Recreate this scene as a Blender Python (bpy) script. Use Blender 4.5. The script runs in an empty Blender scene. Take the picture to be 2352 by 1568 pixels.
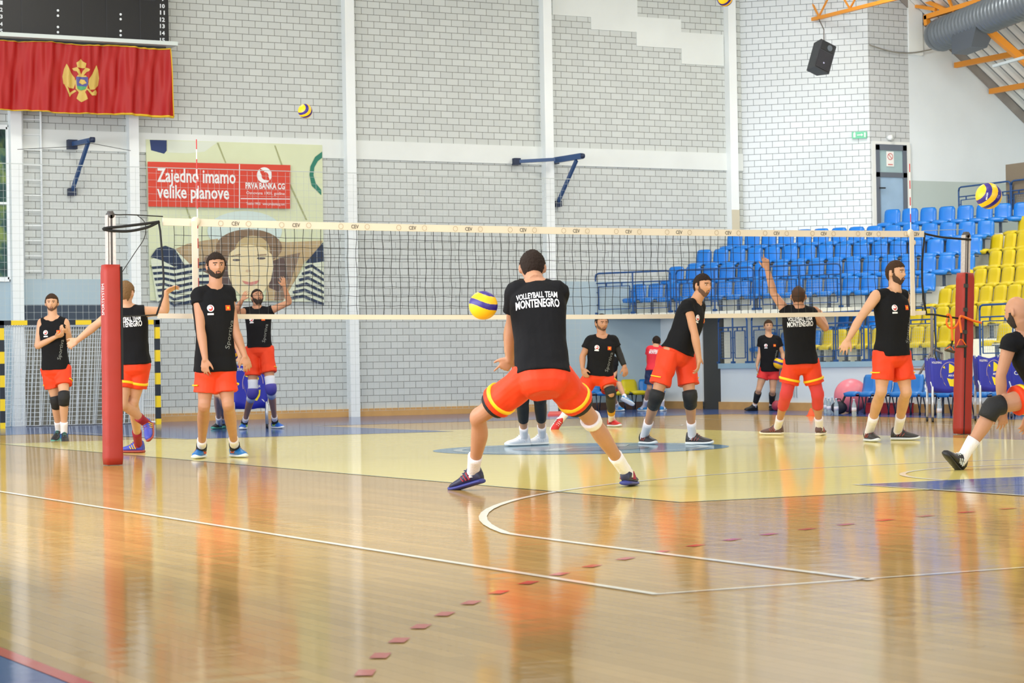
import bpy, bmesh, math, random
from mathutils import Vector, Matrix, noise
from mathutils.bvhtree import BVHTree

scene = bpy.context.scene
COL = scene.collection
random.seed(7)

# ------------------------------------------------------------------ camera
IW, IH = 2352, 1568
FPX = 5170.85
YAW, PITCH, ROLL = 0.485941, 0.0110176, -0.0164793
CAM = Vector((-12.2946, -21.5795, 0.91334))
FWD = Vector((math.sin(YAW)*math.cos(PITCH), math.cos(YAW)*math.cos(PITCH), math.sin(PITCH)))
_R = FWD.cross(Vector((0, 0, 1))).normalized()
_U = _R.cross(FWD)
RGT = _R*math.cos(ROLL) + _U*math.sin(ROLL)
UPV = -_R*math.sin(ROLL) + _U*math.cos(ROLL)
cam_data = bpy.data.cameras.new('camera')
cam = bpy.data.objects.new('camera', cam_data)
COL.objects.link(cam)
cam.matrix_world = Matrix(((RGT.x, UPV.x, -FWD.x, CAM.x), (RGT.y, UPV.y, -FWD.y, CAM.y),
                           (RGT.z, UPV.z, -FWD.z, CAM.z), (0, 0, 0, 1)))
cam_data.sensor_width = 36.0
cam_data.lens = FPX/IW*36.0
cam_data.clip_end = 300
cam_data.dof.use_dof = True
cam_data.dof.focus_distance = 19.0
cam_data.dof.aperture_fstop = 8.0
scene.camera = cam

# ------------------------------------------------------------------ world, lights, exposure
world = bpy.data.worlds.new('daylight')
scene.world = world
world.use_nodes = True
wn = world.node_tree.nodes
wn['Background'].inputs[0].default_value = (0.84, 0.93, 1.0, 1)
wn['Background'].inputs[1].default_value = 1.0

def area(name, loc, target, sx, sy, power, color=(1, 1, 1)):
    l = bpy.data.lights.new(name, 'AREA')
    l.shape = 'RECTANGLE'; l.size = sx; l.size_y = sy; l.energy = power; l.color = color
    o = bpy.data.objects.new(name, l); COL.objects.link(o)
    o.location = loc
    o.rotation_euler = (Vector(target)-Vector(loc)).to_track_quat('-Z', 'Y').to_euler()
    return o
# daylight through the glazed left side and the gable behind the camera, roof lamps over the court, the last two added to brighten the stand
area('window_daylight', (-14, 0, 3.6), (8, 8, 3.6), 26, 4, 2300, (0.94, 0.97, 1.0))
area('gable_daylight', (-2, -30, 5), (2, 0, 2), 20, 5, 1700, (0.95, 0.98, 1.0))
for i, (lx, ly) in enumerate(((-4, -8), (4, -8), (-4, 3), (4, 3), (-1, 12), (8, 11), (11, 2), (16.5, 8), (13, 13), (15, 3))):
    area('roof_lamp_and_fill', (lx, ly, 9.2 if lx < 14 else 7.6), (lx, ly, 0), 2.2, 1.0, 230, (1.0, 0.96, 0.88))

# spot added at the left to brighten the white corner wall like sun
sp = bpy.data.lights.new('sun_patch_spot', 'SPOT'); sp.energy = 7500; sp.spot_size = math.radians(9.5); sp.spot_blend = 0.95; sp.shadow_soft_size = 0.25; sp.color = (0.97, 0.99, 1.0)
spo = bpy.data.objects.new('sun_patch_spot', sp); COL.objects.link(spo); spo.location = (-13, 1.0, 3.2)
spo.rotation_euler = (Vector((15.3, 16.8, 4.5))-spo.location).to_track_quat('-Z', 'Y').to_euler()

vs = scene.view_settings
vs.view_transform = 'Standard'
vs.look = 'None'
vs.gamma = 1.0
vs.exposure = 0.0
vs.use_curve_mapping = False
scene.cycles.max_bounces = 6
scene.cycles.transparent_max_bounces = 12
scene.cycles.caustics_reflective = False
scene.cycles.caustics_refractive = False
scene.cycles.use_denoising = True

# ------------------------------------------------------------------ pixel -> place
def ray(u, v):
    return FWD + RGT*((u-IW/2)/FPX) - UPV*((v-IH/2)/FPX)
def at(u, v, depth): return CAM + ray(u, v)*depth
def fl(u, v, z=0.0):
    d = ray(u, v); return CAM + d*((z-CAM.z)/d.z)
def onX(u, v, x):
    d = ray(u, v); return CAM + d*((x-CAM.x)/d.x)
def onY(u, v, y):
    d = ray(u, v); return CAM + d*((y-CAM.y)/d.y)
def onL(u, v, A, dr):
    n = Vector((-dr[1], dr[0], 0)); d = ray(u, v)
    return CAM + d*((Vector((A[0], A[1], 0))-CAM).dot(n)/d.dot(n))
def depth(P): return (Vector(P)-CAM).dot(FWD)

# ------------------------------------------------------------------ materials
def lin(c):
    return tuple(((x/12.92) if x <= 0.04045 else ((x+0.055)/1.055)**2.4) for x in c)
MATS = {}
def mat(name, rgb, rough=0.6, metal=0.0, spec=0.5, bump=0.0, bscale=30.0, var=0.0, vscale=4.0, alpha=None, trans=0.0, coat=0.0, stretch=None):
    """rgb in display values 0..1"""
    if name in MATS: return MATS[name]
    m = bpy.data.materials.new(name); m.use_nodes = True
    nt = m.node_tree; b = nt.nodes['Principled BSDF']
    c = lin(rgb)
    b.inputs['Base Color'].default_value = (*c, 1)
    b.inputs['Roughness'].default_value = rough
    b.inputs['Metallic'].default_value = metal
    b.inputs['Specular IOR Level'].default_value = spec
    if trans: b.inputs['Transmission Weight'].default_value = trans
    if coat: b.inputs['Coat Weight'].default_value = coat
    if alpha is not None: b.inputs['Alpha'].default_value = alpha
    if bump or var:
        tc = nt.nodes.new('ShaderNodeTexCoord')
        mp = nt.nodes.new('ShaderNodeMapping')
        if stretch: mp.inputs['Scale'].default_value = stretch
        nt.links.new(tc.outputs['Object'], mp.inputs['Vector'])
    if var:
        n = nt.nodes.new('ShaderNodeTexNoise'); n.inputs['Scale'].default_value = vscale
        n.inputs['Detail'].default_value = 4
        nt.links.new(mp.outputs[0], n.inputs['Vector'])
        r = nt.nodes.new('ShaderNodeValToRGB')
        r.color_ramp.elements[0].color = (*[x*(1-var) for x in c], 1)
        r.color_ramp.elements[1].color = (*[min(1, x*(1+var)) for x in c], 1)
        r.color_ramp.elements[0].position = 0.3; r.color_ramp.elements[1].position = 0.7
        nt.links.new(n.outputs['Fac'], r.inputs[0]); nt.links.new(r.outputs[0], b.inputs['Base Color'])
    if bump:
        n2 = nt.nodes.new('ShaderNodeTexNoise'); n2.inputs['Scale'].default_value = bscale
        n2.inputs['Detail'].default_value = 3
        nt.links.new(mp.outputs[0], n2.inputs['Vector'])
        bp = nt.nodes.new('ShaderNodeBump'); bp.inputs['Strength'].default_value = bump
        bp.inputs['Distance'].default_value = 0.02
        nt.links.new(n2.outputs['Fac'], bp.inputs['Height']); nt.links.new(bp.outputs[0], b.inputs['Normal'])
    MATS[name] = m
    return m

def brick_mat(name, face, mortar, bw=0.257, bh=0.1285, ms=0.0055, var=0.05):
    m = bpy.data.materials.new(name); m.use_nodes = True
    nt = m.node_tree; b = nt.nodes['Principled BSDF']
    uv = nt.nodes.new('ShaderNodeUVMap')
    br = nt.nodes.new('ShaderNodeTexBrick')
    br.inputs['Scale'].default_value = 1.0
    br.inputs['Brick Width'].default_value = bw
    br.inputs['Row Height'].default_value = bh
    br.inputs['Mortar Size'].default_value = ms
    br.inputs['Mortar Smooth'].default_value = 0.2
    br.inputs['Bias'].default_value = 0.0
    br.offset = 0.5; br.squash = 1.0
    f = lin(face)
    br.inputs['Color1'].default_value = (*[x*(1-var) for x in f], 1)
    br.inputs['Color2'].default_value = (*[x*(1+var) for x in f], 1)
    br.inputs['Mortar'].default_value = (*lin(mortar), 1)
    nt.links.new(uv.outputs[0], br.inputs['Vector'])
    nt.links.new(br.outputs['Color'], b.inputs['Base Color'])
    bp = nt.nodes.new('ShaderNodeBump'); bp.inputs['Strength'].default_value = 0.5; bp.inputs['Distance'].default_value = 0.006
    bp.invert = True
    nt.links.new(br.outputs['Fac'], bp.inputs['Height']); nt.links.new(bp.outputs[0], b.inputs['Normal'])
    b.inputs['Roughness'].default_value = 0.55
    return m

def floor_mat(name, rgb, plank=False):
    m = bpy.data.materials.new(name); m.use_nodes = True
    nt = m.node_tree; b = nt.nodes['Principled BSDF']
    c = lin(rgb)
    geo = nt.nodes.new('ShaderNodeNewGeometry')
    if plank:
        mp = nt.nodes.new('ShaderNodeMapping'); mp.inputs['Rotation'].default_value = (0, 0, math.radians(90))
        nt.links.new(geo.outputs['Position'], mp.inputs['Vector'])
        br = nt.nodes.new('ShaderNodeTexBrick'); br.inputs['Scale'].default_value = 1.0
        br.inputs['Brick Width'].default_value = 1.9; br.inputs['Row Height'].default_value = 0.07
        br.inputs['Mortar Size'].default_value = 0.0012; br.offset = 0.37
        br.inputs['Color1'].default_value = (*[x*0.90 for x in c], 1)
        br.inputs['Color2'].default_value = (*[min(1, x*1.09) for x in c], 1)
        br.inputs['Mortar'].default_value = (*[x*0.62 for x in c], 1)
        nt.links.new(mp.outputs[0], br.inputs['Vector'])
        ns = nt.nodes.new('ShaderNodeTexNoise'); ns.inputs['Scale'].default_value = 0.9; ns.inputs['Detail'].default_value = 6
        nt.links.new(geo.outputs['Position'], ns.inputs['Vector'])
        mx = nt.nodes.new('ShaderNodeMixRGB'); mx.blend_type = 'MULTIPLY'; mx.inputs['Fac'].default_value = 0.5
        rp = nt.nodes.new('ShaderNodeValToRGB')
        rp.color_ramp.elements[0].color = (0.78, 0.74, 0.66, 1); rp.color_ramp.elements[1].color = (1.1, 1.08, 1.05, 1)
        nt.links.new(ns.outputs['Fac'], rp.inputs[0]); nt.links.new(br.outputs['Color'], mx.inputs[1]); nt.links.new(rp.outputs[0], mx.inputs[2])
        nt.links.new(mx.outputs[0], b.inputs['Base Color'])
    else:
        b.inputs['Base Color'].default_value = (*c, 1)
    # worn varnish: slow undulation of the boards spreads the reflections up and down
    mp2 = nt.nodes.new('ShaderNodeMapping')
    nt.links.new(geo.outputs['Position'], mp2.inputs['Vector'])
    mp2.inputs['Rotation'].default_value = (0, 0, YAW)
    mp2.inputs['Scale'].default_value = (2.0, 8.0, 1.0)
    n2 = nt.nodes.new('ShaderNodeTexNoise'); n2.inputs['Scale'].default_value = 1.0; n2.inputs['Detail'].default_value = 3
    nt.links.new(mp2.outputs[0], n2.inputs['Vector'])
    bp = nt.nodes.new('ShaderNodeBump'); bp.inputs['Strength'].default_value = FLOOR_BUMP; bp.inputs['Distance'].default_value = 0.01
    nt.links.new(n2.outputs['Fac'], bp.inputs['Height'])
    dif = nt.nodes.new('ShaderNodeBsdfDiffuse')
    src = b.inputs['Base Color'].links[0].from_socket if b.inputs['Base Color'].links else None
    if src: nt.links.new(src, dif.inputs['Color'])
    else: dif.inputs['Color'].default_value = (*c, 1)
    gl = nt.nodes.new('ShaderNodeBsdfGlossy'); gl.inputs['Roughness'].default_value = 0.085
    gl.inputs['Color'].default_value = (1, 1, 1, 1)
    nt.links.new(bp.outputs[0], gl.inputs['Normal'])
    fr = nt.nodes.new('ShaderNodeFresnel'); fr.inputs['IOR'].default_value = 1.42
    nt.links.new(bp.outputs[0], fr.inputs['Normal'])
    ml = nt.nodes.new('ShaderNodeMath'); ml.operation = 'MULTIPLY'; ml.inputs[1].default_value = FLOOR_REFL
    nt.links.new(fr.outputs[0], ml.inputs[0])
    mix = nt.nodes.new('ShaderNodeMixShader')
    nt.links.new(ml.outputs[0], mix.inputs[0]); nt.links.new(dif.outputs[0], mix.inputs[1]); nt.links.new(gl.outputs[0], mix.inputs[2])
    nt.links.new(mix.outputs[0], nt.nodes['Material Output'].inputs['Surface'])
    nt.nodes.remove(b)
    return m
FLOOR_BUMP = 0.13
FLOOR_REFL = 0.74

# ------------------------------------------------------------------ object helpers
def tag(o, label=None, cat=None, group=None, kind=None):
    if label: o['label'] = label
    if cat: o['category'] = cat
    if group: o['group'] = group
    if kind: o['kind'] = kind
    return o
def empty(name, loc, label=None, cat=None, group=None, kind=None):
    o = bpy.data.objects.new(name, None); COL.objects.link(o)
    o.location = loc; o.empty_display_size = 0.1
    return tag(o, label, cat, group, kind)
def link(name, me, material=None, parent=None, smooth=False):
    o = bpy.data.objects.new(name, me); COL.objects.link(o)
    if material is not None:
        if isinstance(material, (list, tuple)):
            for m in material: me.materials.append(m)
        else: me.materials.append(material)
    if smooth:
        me.shade_smooth()
    if parent is not None:
        o.parent = parent
        o.matrix_parent_inverse = Matrix.Translation(-parent.location) if parent.parent is None else Matrix.Identity(4)
    return o
def sub(o, parent):
    """parent a mesh built in world coordinates under a part that was itself built in world coordinates"""
    o.parent = parent; o.matrix_parent_inverse = Matrix.Identity(4); return o

class MB:
    """collects shapes (world coordinates) for one mesh"""
    def __init__(s): s.v = []; s.f = []
    def add(s, vs, fs):
        n = len(s.v); s.v += [tuple(x) for x in vs]; s.f += [tuple(i+n for i in f) for f in fs]; return s
    def box(s, c, size, ax=None):
        c = Vector(c); hx, hy, hz = size[0]/2, size[1]/2, size[2]/2
        X, Y, Z = ax if ax else (Vector((1, 0, 0)), Vector((0, 1, 0)), Vector((0, 0, 1)))
        vs = [c+X*(a*hx)+Y*(b*hy)+Z*(d*hz) for a, b, d in ((-1,-1,-1),(1,-1,-1),(1,1,-1),(-1,1,-1),(-1,-1,1),(1,-1,1),(1,1,1),(-1,1,1))]
        return s.add(vs, [(0,3,2,1),(4,5,6,7),(0,1,5,4),(1,2,6,5),(2,3,7,6),(3,0,4,7)])
    def bar(s, a, b, w, h=None, up=(0, 0, 1)):
        a, b = Vector(a), Vector(b); h = h or w; Y = (b-a); L = Y.length
        if L < 1e-6: return s
        Y = Y/L; up = Vector(up)
        if abs(Y.dot(up)) > 0.98: up = Vector((1, 0, 0))
        X = Y.cross(up).normalized(); Z = X.cross(Y)
        return s.box((a+b)/2, (w, L, h), (X, Y, Z))
    def tube(s, pts, r, n=10, cap=True, flat=1.0, axis=None):
        pts = [Vector(p) for p in pts]
        rs = r if isinstance(r, (list, tuple)) else [r]*len(pts)
        rings = []; prev = None
        for i, p in enumerate(pts):
            d = (pts[min(i+1, len(pts)-1)]-pts[max(i-1, 0)]).normalized()
            if axis is not None: X = Vector(axis) - d*Vector(axis).dot(d)
            elif prev is not None: X = prev - d*prev.dot(d)
            else: X = d.cross(Vector((0, 0, 1)) if abs(d.z) < 0.9 else Vector((1, 0, 0)))
            X.normalize(); prev = X; Y = d.cross(X)
            rings.append([p + X*(math.cos(2*math.pi*k/n)*rs[i]) + Y*(math.sin(2*math.pi*k/n)*rs[i]*flat) for k in range(n)])
        return s.loft(rings, cap)
    def loft(s, rings, cap=True, close=False):
        n = len(rings[0]); vs = [p for r in rings for p in r]; fs = []
        for i in range(len(rings)-1):
            for k in range(n):
                fs.append((i*n+k, i*n+(k+1) % n, (i+1)*n+(k+1) % n, (i+1)*n+k))
        if cap:
            fs.append(tuple(reversed(range(n)))); fs.append(tuple(range((len(rings)-1)*n, len(rings)*n)))
        return s.add(vs, fs)
    def ball(s, c, r, n=16, m=10, sc=(1, 1, 1), ax=None):
        c = Vector(c); X, Y, Z = ax if ax else (Vector((1,0,0)), Vector((0,1,0)), Vector((0,0,1)))
        rings = []
        for j in range(1, m):
            t = math.pi*j/m
            rings.append([c+X*(r*sc[0]*math.sin(t)*math.cos(2*math.pi*k/n))+Y*(r*sc[1]*math.sin(t)*math.sin(2*math.pi*k/n))-Z*(r*sc[2]*math.cos(t)) for k in range(n)])
        base = len(s.v); s.loft(rings, False)
        s.v += [tuple(c-Z*(r*sc[2])), tuple(c+Z*(r*sc[2]))]; a, b = base+(m-1)*n, base+(m-1)*n+1
        for k in range(n):
            s.f.append((a, base+(k+1) % n, base+k)); s.f.append((b, base+(m-2)*n+k, base+(m-2)*n+(k+1) % n))
        return s
    def prism(s, poly, depthvec):
        n = len(poly); d = Vector(depthvec); poly = [Vector(p) for p in poly]
        vs = poly+[p+d for p in poly]
        fs = [tuple(range(n)), tuple(reversed(range(n, 2*n)))]+[(k, k+n, (k+1) % n+n, (k+1) % n) for k in range(n)]
        return s.add(vs, fs)
    def mesh(s, name='m'):
        me = bpy.data.meshes.new(name); me.from_pydata(s.v, [], s.f); me.update()
        bm = bmesh.new(); bm.from_mesh(me); bmesh.ops.recalc_face_normals(bm, faces=bm.faces); bm.to_mesh(me); bm.free()
        return me
    def build(s, name, material, parent=None, smooth=False):
        return link(name, s.mesh(name), material, parent, smooth)

def uvquad(name, A, B, z0, z1, material, u0=None, v0=0.0, thick=0.0, struct=True, holes=None):
    """vertical wall from A to B (ground points) with uv in metres"""
    A, B = Vector((A[0], A[1], 0)), Vector((B[0], B[1], 0)); L = (B-A).length; d = (B-A)/L
    n = Vector((d.y, -d.x, 0))
    me = bpy.data.meshes.new(name)
    vs = [A+Vector((0,0,z0)), B+Vector((0,0,z0)), B+Vector((0,0,z1)), A+Vector((0,0,z1))]
    back = [v - n*0.2 for v in vs]
    me.from_pydata([tuple(v) for v in vs+back], [], [(0,1,2,3), (5,4,7,6), (4,0,3,7), (1,5,6,2), (3,2,6,7), (4,5,1,0)])
    uvl = me.uv_layers.new(name='UVMap')
    base = u0 if u0 is not None else 0.0
    uvs = [(base, z0-v0), (base+L, z0-v0), (base+L, z1-v0), (base, z1-v0)]
    for p in me.polygons:
        for li in p.loop_indices:
            vi = me.loops[li].vertex_index
            uvl.data[li].uv = uvs[vi % 4]
    me.update()
    o = link(name, me, material)
    if struct: tag(o, kind='structure')
    return o

def text_mesh(body, size=1.0, align='CENTER', extrude=0.0, bold=0.0, xscale=1.0, shear=0.0, spacing=1.0):
    cu = bpy.data.curves.new('txt', 'FONT'); cu.body = body; cu.size = size; cu.align_x = align; cu.align_y = 'CENTER'
    cu.extrude = extrude; cu.offset = bold; cu.shear = shear; cu.resolution_u = 2; cu.space_character = spacing; cu.space_line = 0.85
    ob = bpy.data.objects.new('txt', cu); COL.objects.link(ob)
    dg = bpy.context.evaluated_depsgraph_get(); dg.update()
    me = bpy.data.meshes.new_from_object(ob.evaluated_get(dg))
    bpy.data.objects.remove(ob); bpy.data.curves.remove(cu)
    if xscale != 1.0:
        for v in me.vertices: v.co.x *= xscale
    return me
def place_text(name, body, size, origin, X, Y, material, parent=None, **kw):
    me = text_mesh(body, size, **kw)
    X = Vector(X).normalized(); Y = Vector(Y).normalized(); Z = X.cross(Y); o = Vector(origin)
    for v in me.vertices:
        c = v.co.copy(); v.co = o + X*c.x + Y*c.y + Z*c.z
    me.materials.clear()
    return link(name, me, material, parent)
def bvh_of(ob):
    me = ob.data
    return BVHTree.FromPolygons([v.co.copy() for v in me.vertices], [tuple(p.vertices) for p in me.polygons])
def drape(name, me, bvh, origin, X, Y, material, parent, off=0.004, reach=0.6, thick=None, maxe=0.035):
    """project a flat mesh on to a body: local xy -> plane at origin, then along -Z (into the body)"""
    X = Vector(X).normalized(); Y = (Vector(Y)-X*Vector(Y).dot(X)).normalized(); Z = X.cross(Y); o = Vector(origin)
    bm = bmesh.new(); bm.from_mesh(me)
    bmesh.ops.triangulate(bm, faces=bm.faces)
    for _ in range(5):
        el = [e for e in bm.edges if e.calc_length() > maxe]
        if not el: break
        bmesh.ops.subdivide_edges(bm, edges=el, cuts=1); bmesh.ops.triangulate(bm, faces=bm.faces)
    bad = []
    for v in bm.verts:
        P = o + X*v.co.x + Y*v.co.y
        hit = bvh.ray_cast(P + Z*reach, -Z, reach*2)
        if hit[0] is None: bad.append(v)
        else: v.co = hit[0] + Z*off
    bmesh.ops.delete(bm, geom=bad, context='VERTS')
    me2 = bpy.data.meshes.new(name); bm.to_mesh(me2); bm.free(); me2.materials.clear()
    return link(name, me2, material, parent)
def disc_mesh(r, n=20, rx=1.0, ring=0.0):
    me = bpy.data.meshes.new('d')
    if ring:
        vs = [(r*rx*math.cos(2*math.pi*k/n), r*math.sin(2*math.pi*k/n), 0) for k in range(n)] + [((r-ring)*rx*math.cos(2*math.pi*k/n), (r-ring)*math.sin(2*math.pi*k/n), 0) for k in range(n)]
        fs = [(k, (k+1) % n, n+(k+1) % n, n+k) for k in range(n)]
    else:
        vs = [(r*rx*math.cos(2*math.pi*k/n), r*math.sin(2*math.pi*k/n), 0) for k in range(n)]; fs = [tuple(range(n))]
    me.from_pydata(vs, [], fs); return me
def rect_mesh(w, h):
    me = bpy.data.meshes.new('r'); me.from_pydata([(-w/2,-h/2,0),(w/2,-h/2,0),(w/2,h/2,0),(-w/2,h/2,0)], [], [(0,1,2,3)]); return me
# ================================================================== THE HALL
M_white = mat('white_paint', (0.93, 0.95, 0.95), 0.5, bump=0.06, bscale=9, var=0.03, vscale=1.2)
M_beam = mat('beam_paint', (0.88, 0.90, 0.89), 0.55, var=0.03, vscale=1.5)
M_bluepaint = mat('pale_blue_paint', (0.66, 0.74, 0.78), 0.5, var=0.03, vscale=1.0)
M_plaster = mat('plaster', (0.88, 0.91, 0.93), 0.7, bump=0.15, bscale=3, var=0.04, vscale=0.9)
M_plaster2 = mat('dado_plaster', (0.72, 0.77, 0.76), 0.6, var=0.04, vscale=0.9)
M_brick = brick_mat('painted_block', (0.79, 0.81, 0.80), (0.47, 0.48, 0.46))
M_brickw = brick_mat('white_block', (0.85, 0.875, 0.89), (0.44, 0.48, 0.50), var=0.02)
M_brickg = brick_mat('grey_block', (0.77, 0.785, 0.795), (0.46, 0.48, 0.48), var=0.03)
M_woodbase = mat('wood_skirting', (0.80, 0.62, 0.38), 0.45, var=0.10, vscale=3)
M_darkbase = mat('dark_skirting', (0.42, 0.32, 0.27), 0.5)
M_conc = mat('cream_concrete', (0.92, 0.92, 0.87), 0.7, var=0.06, vscale=1.3)
M_lip = mat('blue_grey_lip', (0.60, 0.73, 0.80), 0.5, var=0.05, vscale=2)
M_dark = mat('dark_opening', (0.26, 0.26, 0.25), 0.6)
M_wood = floor_mat('parquet', (0.75, 0.615, 0.37), plank=True)
M_fyel = floor_mat('court_yellow', (0.91, 0.84, 0.50))
M_fblue = floor_mat('court_blue', (0.27, 0.37, 0.60))
M_fwhite = floor_mat('line_white', (0.93, 0.91, 0.84))
M_fred = floor_mat('line_red', (0.78, 0.33, 0.30))

def flat(name, poly, z, material):
    me = bpy.data.meshes.new(name)
    poly = [Vector((p[0], p[1], z)) for p in poly]
    n = sum((poly[i].x*poly[(i+1) % len(poly)].y-poly[(i+1) % len(poly)].x*poly[i].y) for i in range(len(poly)))
    if n < 0: poly.reverse()
    me.from_pydata([tuple(p) for p in poly], [], [tuple(range(len(poly)))])
    return link(name, me, material)
def strip(name, pts, w, z, material, closed=False, gaps=None):
    vs, fs = [], []
    pts = [Vector((p[0], p[1], 0)) for p in pts]
    n = len(pts)
    for i, p in enumerate(pts):
        a = pts[(i-1) % n] if (closed or i > 0) else p; b = pts[(i+1) % n] if (closed or i < n-1) else p
        d = (b-a).normalized(); q = Vector((-d.y, d.x, 0))*(w/2)
        vs += [(p+q).x, (p+q).y, z, (p-q).x, (p-q).y, z]
    vs = [tuple(vs[i:i+3]) for i in range(0, len(vs), 3)]
    rng = range(n if closed else n-1)
    for i in rng:
        if gaps and gaps(i): continue
        j = (i+1) % n; fs.append((2*i+1, 2*j+1, 2*j, 2*i))
    me = bpy.data.meshes.new(name); me.from_pydata(vs, [], fs)
    return link(name, me, material)
def arc(cx, cy, r, a0, a1, n=40):
    return [(cx+r*math.cos(math.radians(a0+(a1-a0)*i/n)), cy+r*math.sin(math.radians(a0+(a1-a0)*i/n))) for i in range(n+1)]

YW = 17.9          # main far wall
floor = flat('floor', [(-22, -30), (24, -30), (24, 19), (-22, 19)], 0.0, M_wood)
tag(floor, kind='structure')
def paint(o): tag(o, kind='structure'); return o
L1, L2, L3 = 0.0015, 0.003, 0.0045
paint(flat('floor_blue_border_far', [(-10.2, 12.1), (20, 12.1), (20, 17.9), (-10.2, 17.9)], L1, M_fblue))
paint(flat('floor_blue_border_right', [(9.9, -14), (13, -14), (13, 12.1), (9.9, 12.1)], L1, M_fblue))
paint(flat('floor_blue_border_left', [(-14.2, -28), (-10.36, -28), (-10.36, 12.1), (-14.2, 12.1)], L1, M_fblue))
paint(strip('floor_line_red_side', [(-10.33, -28), (-10.33, 12)], 0.06, L2, M_fred))
paint(flat('floor_volleyball_court', [(-4.42, -9.0), (4.42, -9.0), (4.42, 7.9), (-4.42, 7.9)], L1, M_fyel))
paint(flat('floor_lane_near', [(-2.35, -14), (2.45, -14), (2.45, -8.1), (-2.35, -8.1)], L2, M_fblue))
paint(flat('floor_lane_far', [(-2.45, 12.2), (1.9, 12.2), (1.9, 7.1), (-2.0, 7.35)], L2, M_fblue))
paint(strip('floor_line_lane_near', [(-2.35, -14), (-2.35, -8.1), (2.45, -8.1), (2.45, -14)], 0.05, L3, M_fwhite))
paint(strip('floor_line_lane_far', [(-2.1, 12.2), (-2.0, 7.35), (1.9, 7.1), (1.9, 12.2)], 0.05, L3, M_fwhite))
paint(strip('floor_line_free_throw_arc', arc(0.05, -8.1, 1.55, 0, 180), 0.05, L3, M_fwhite))
a3 = math.degrees(math.asin((12.5-9.9)/6.6))
paint(strip('floor_line_three_point', [(-6.62, -14)]+[(-6.62, -13), (-6.62, -11.6), (-6.6, -10.8)]+[(p[0], p[1]) for p in arc(0.0, -12.55, 6.85, 164, 16, 50)]+[(6.6, -10.8), (6.62, -14)], 0.05, L3, M_fwhite))
paint(strip('floor_line_court_border', [(-7.62, 12), (-7.64, -13.95), (7.6, -13.95), (7.6, 12)], 0.05, L3, M_fwhite))
dash = arc(-1.5, -20.0, 9.27, 180, 90, 110)
paint(strip('floor_line_dashed_red', dash+[(1.5, -10.73)], 0.055, L2, M_fred, gaps=lambda i: i % 3 != 0))
paint(flat('floor_centre_circle', arc(-0.12, -0.1, 1.62, 0, 360, 64)[:-1], L2, mat_c := floor_mat('circle_blue', (0.44, 0.57, 0.66))))
paint(strip('floor_circle_ring', arc(-0.12, -0.1, 1.35, 0, 360, 64)[:-1], 0.10, L3, floor_mat('circle_pale', (0.72, 0.78, 0.80)), closed=True))
paint(flat('floor_circle_emblem', arc(-0.12, -0.1, 0.75, 0, 360, 40)[:-1], L3, floor_mat('circle_wine', (0.50, 0.50, 0.54))))
paint(strip('floor_circle_swirl', [(-0.7, -0.5), (-0.2, 0.1), (0.4, 0.0), (0.8, 0.6)], 0.22, L3+0.001, floor_mat('circle_white', (0.70, 0.74, 0.74))))
for i, (cx, cy, r, a0, a1) in enumerate(((4.9, 7.0, 0.65, 0, 360),)):
    paint(strip('floor_line_small_circle', arc(cx, cy, r, a0, a1), 0.04, L2, M_fwhite))
paint(strip('floor_line_near_sideline', [(-4.42, -9.0), (-4.42, 7.9)], 0.02, L3, floor_mat('line_teal', (0.45, 0.56, 0.50))))
paint(strip('floor_line_near_endline', [(-4.42, -9.0), (4.42, -9.0)], 0.02, L3, MATS.get('x') or bpy.data.materials['line_teal']))

mm_ = MB(); mm_.prism([fl(1258, 955), fl(1306, 954), fl(1304, 947), fl(1262, 948)], (0, 0, 0.03)); tag(mm_.build('exercise_mat', mat('coral_mat', (0.90, 0.36, 0.32), 0.6)), 'flat coral red mat on the floor behind the player in red shoes', 'mat')
# far wall of painted blocks, concrete frame in front of it
uvquad('wall_far', (-7, YW), (14.1, YW), 0, 9.8, M_brick, u0=0.06, v0=0.012)
beam = MB()
beam.box((3.55, YW-0.015, 5.11), (21.1, 0.03, 0.36)); tag(beam.build('trim_1', M_beam), kind='structure')
cols = [(-1.50, -1.30), (0.68, 0.86), (4.98, 5.17), (9.29, 9.48), (13.69, 13.88)]
for i, (a, b) in enumerate(cols):
    m = MB(); m.box(((a+b)/2, YW-0.09, 4.9), (b-a, 0.18, 9.8)); tag(m.build('trim_%d' % (i+2), M_white), kind='structure')
m = MB(); m.box((13.787, YW-0.093, 3.4), (0.19, 0.19, 1.4)); tag(m.build('trim_7', mat('beige_paint', (0.80, 0.77, 0.68), 0.6)), kind='structure')
# stepped white render at the top of the right bay
z = MB()
def wallpoly(pts, off, th): return [Vector((p[0], YW-off-th, p[1])) for p in pts]
stp = [(9.59, 8.9), (9.59, 7.955), (10.48, 7.955), (10.48, 7.71), (11.55, 7.71), (11.55, 7.425), (12.63, 7.425), (12.63, 7.115), (13.67, 7.115), (13.67, 7.77), (12.63, 7.77), (12.63, 8.03), (11.58, 8.03), (11.58, 8.37), (10.6, 8.37), (10.6, 8.9)]
z.prism(wallpoly(stp, 0, 0.02), (0, 0.02, 0)); tag(z.build('trim_8', M_beam), kind='structure')
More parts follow.
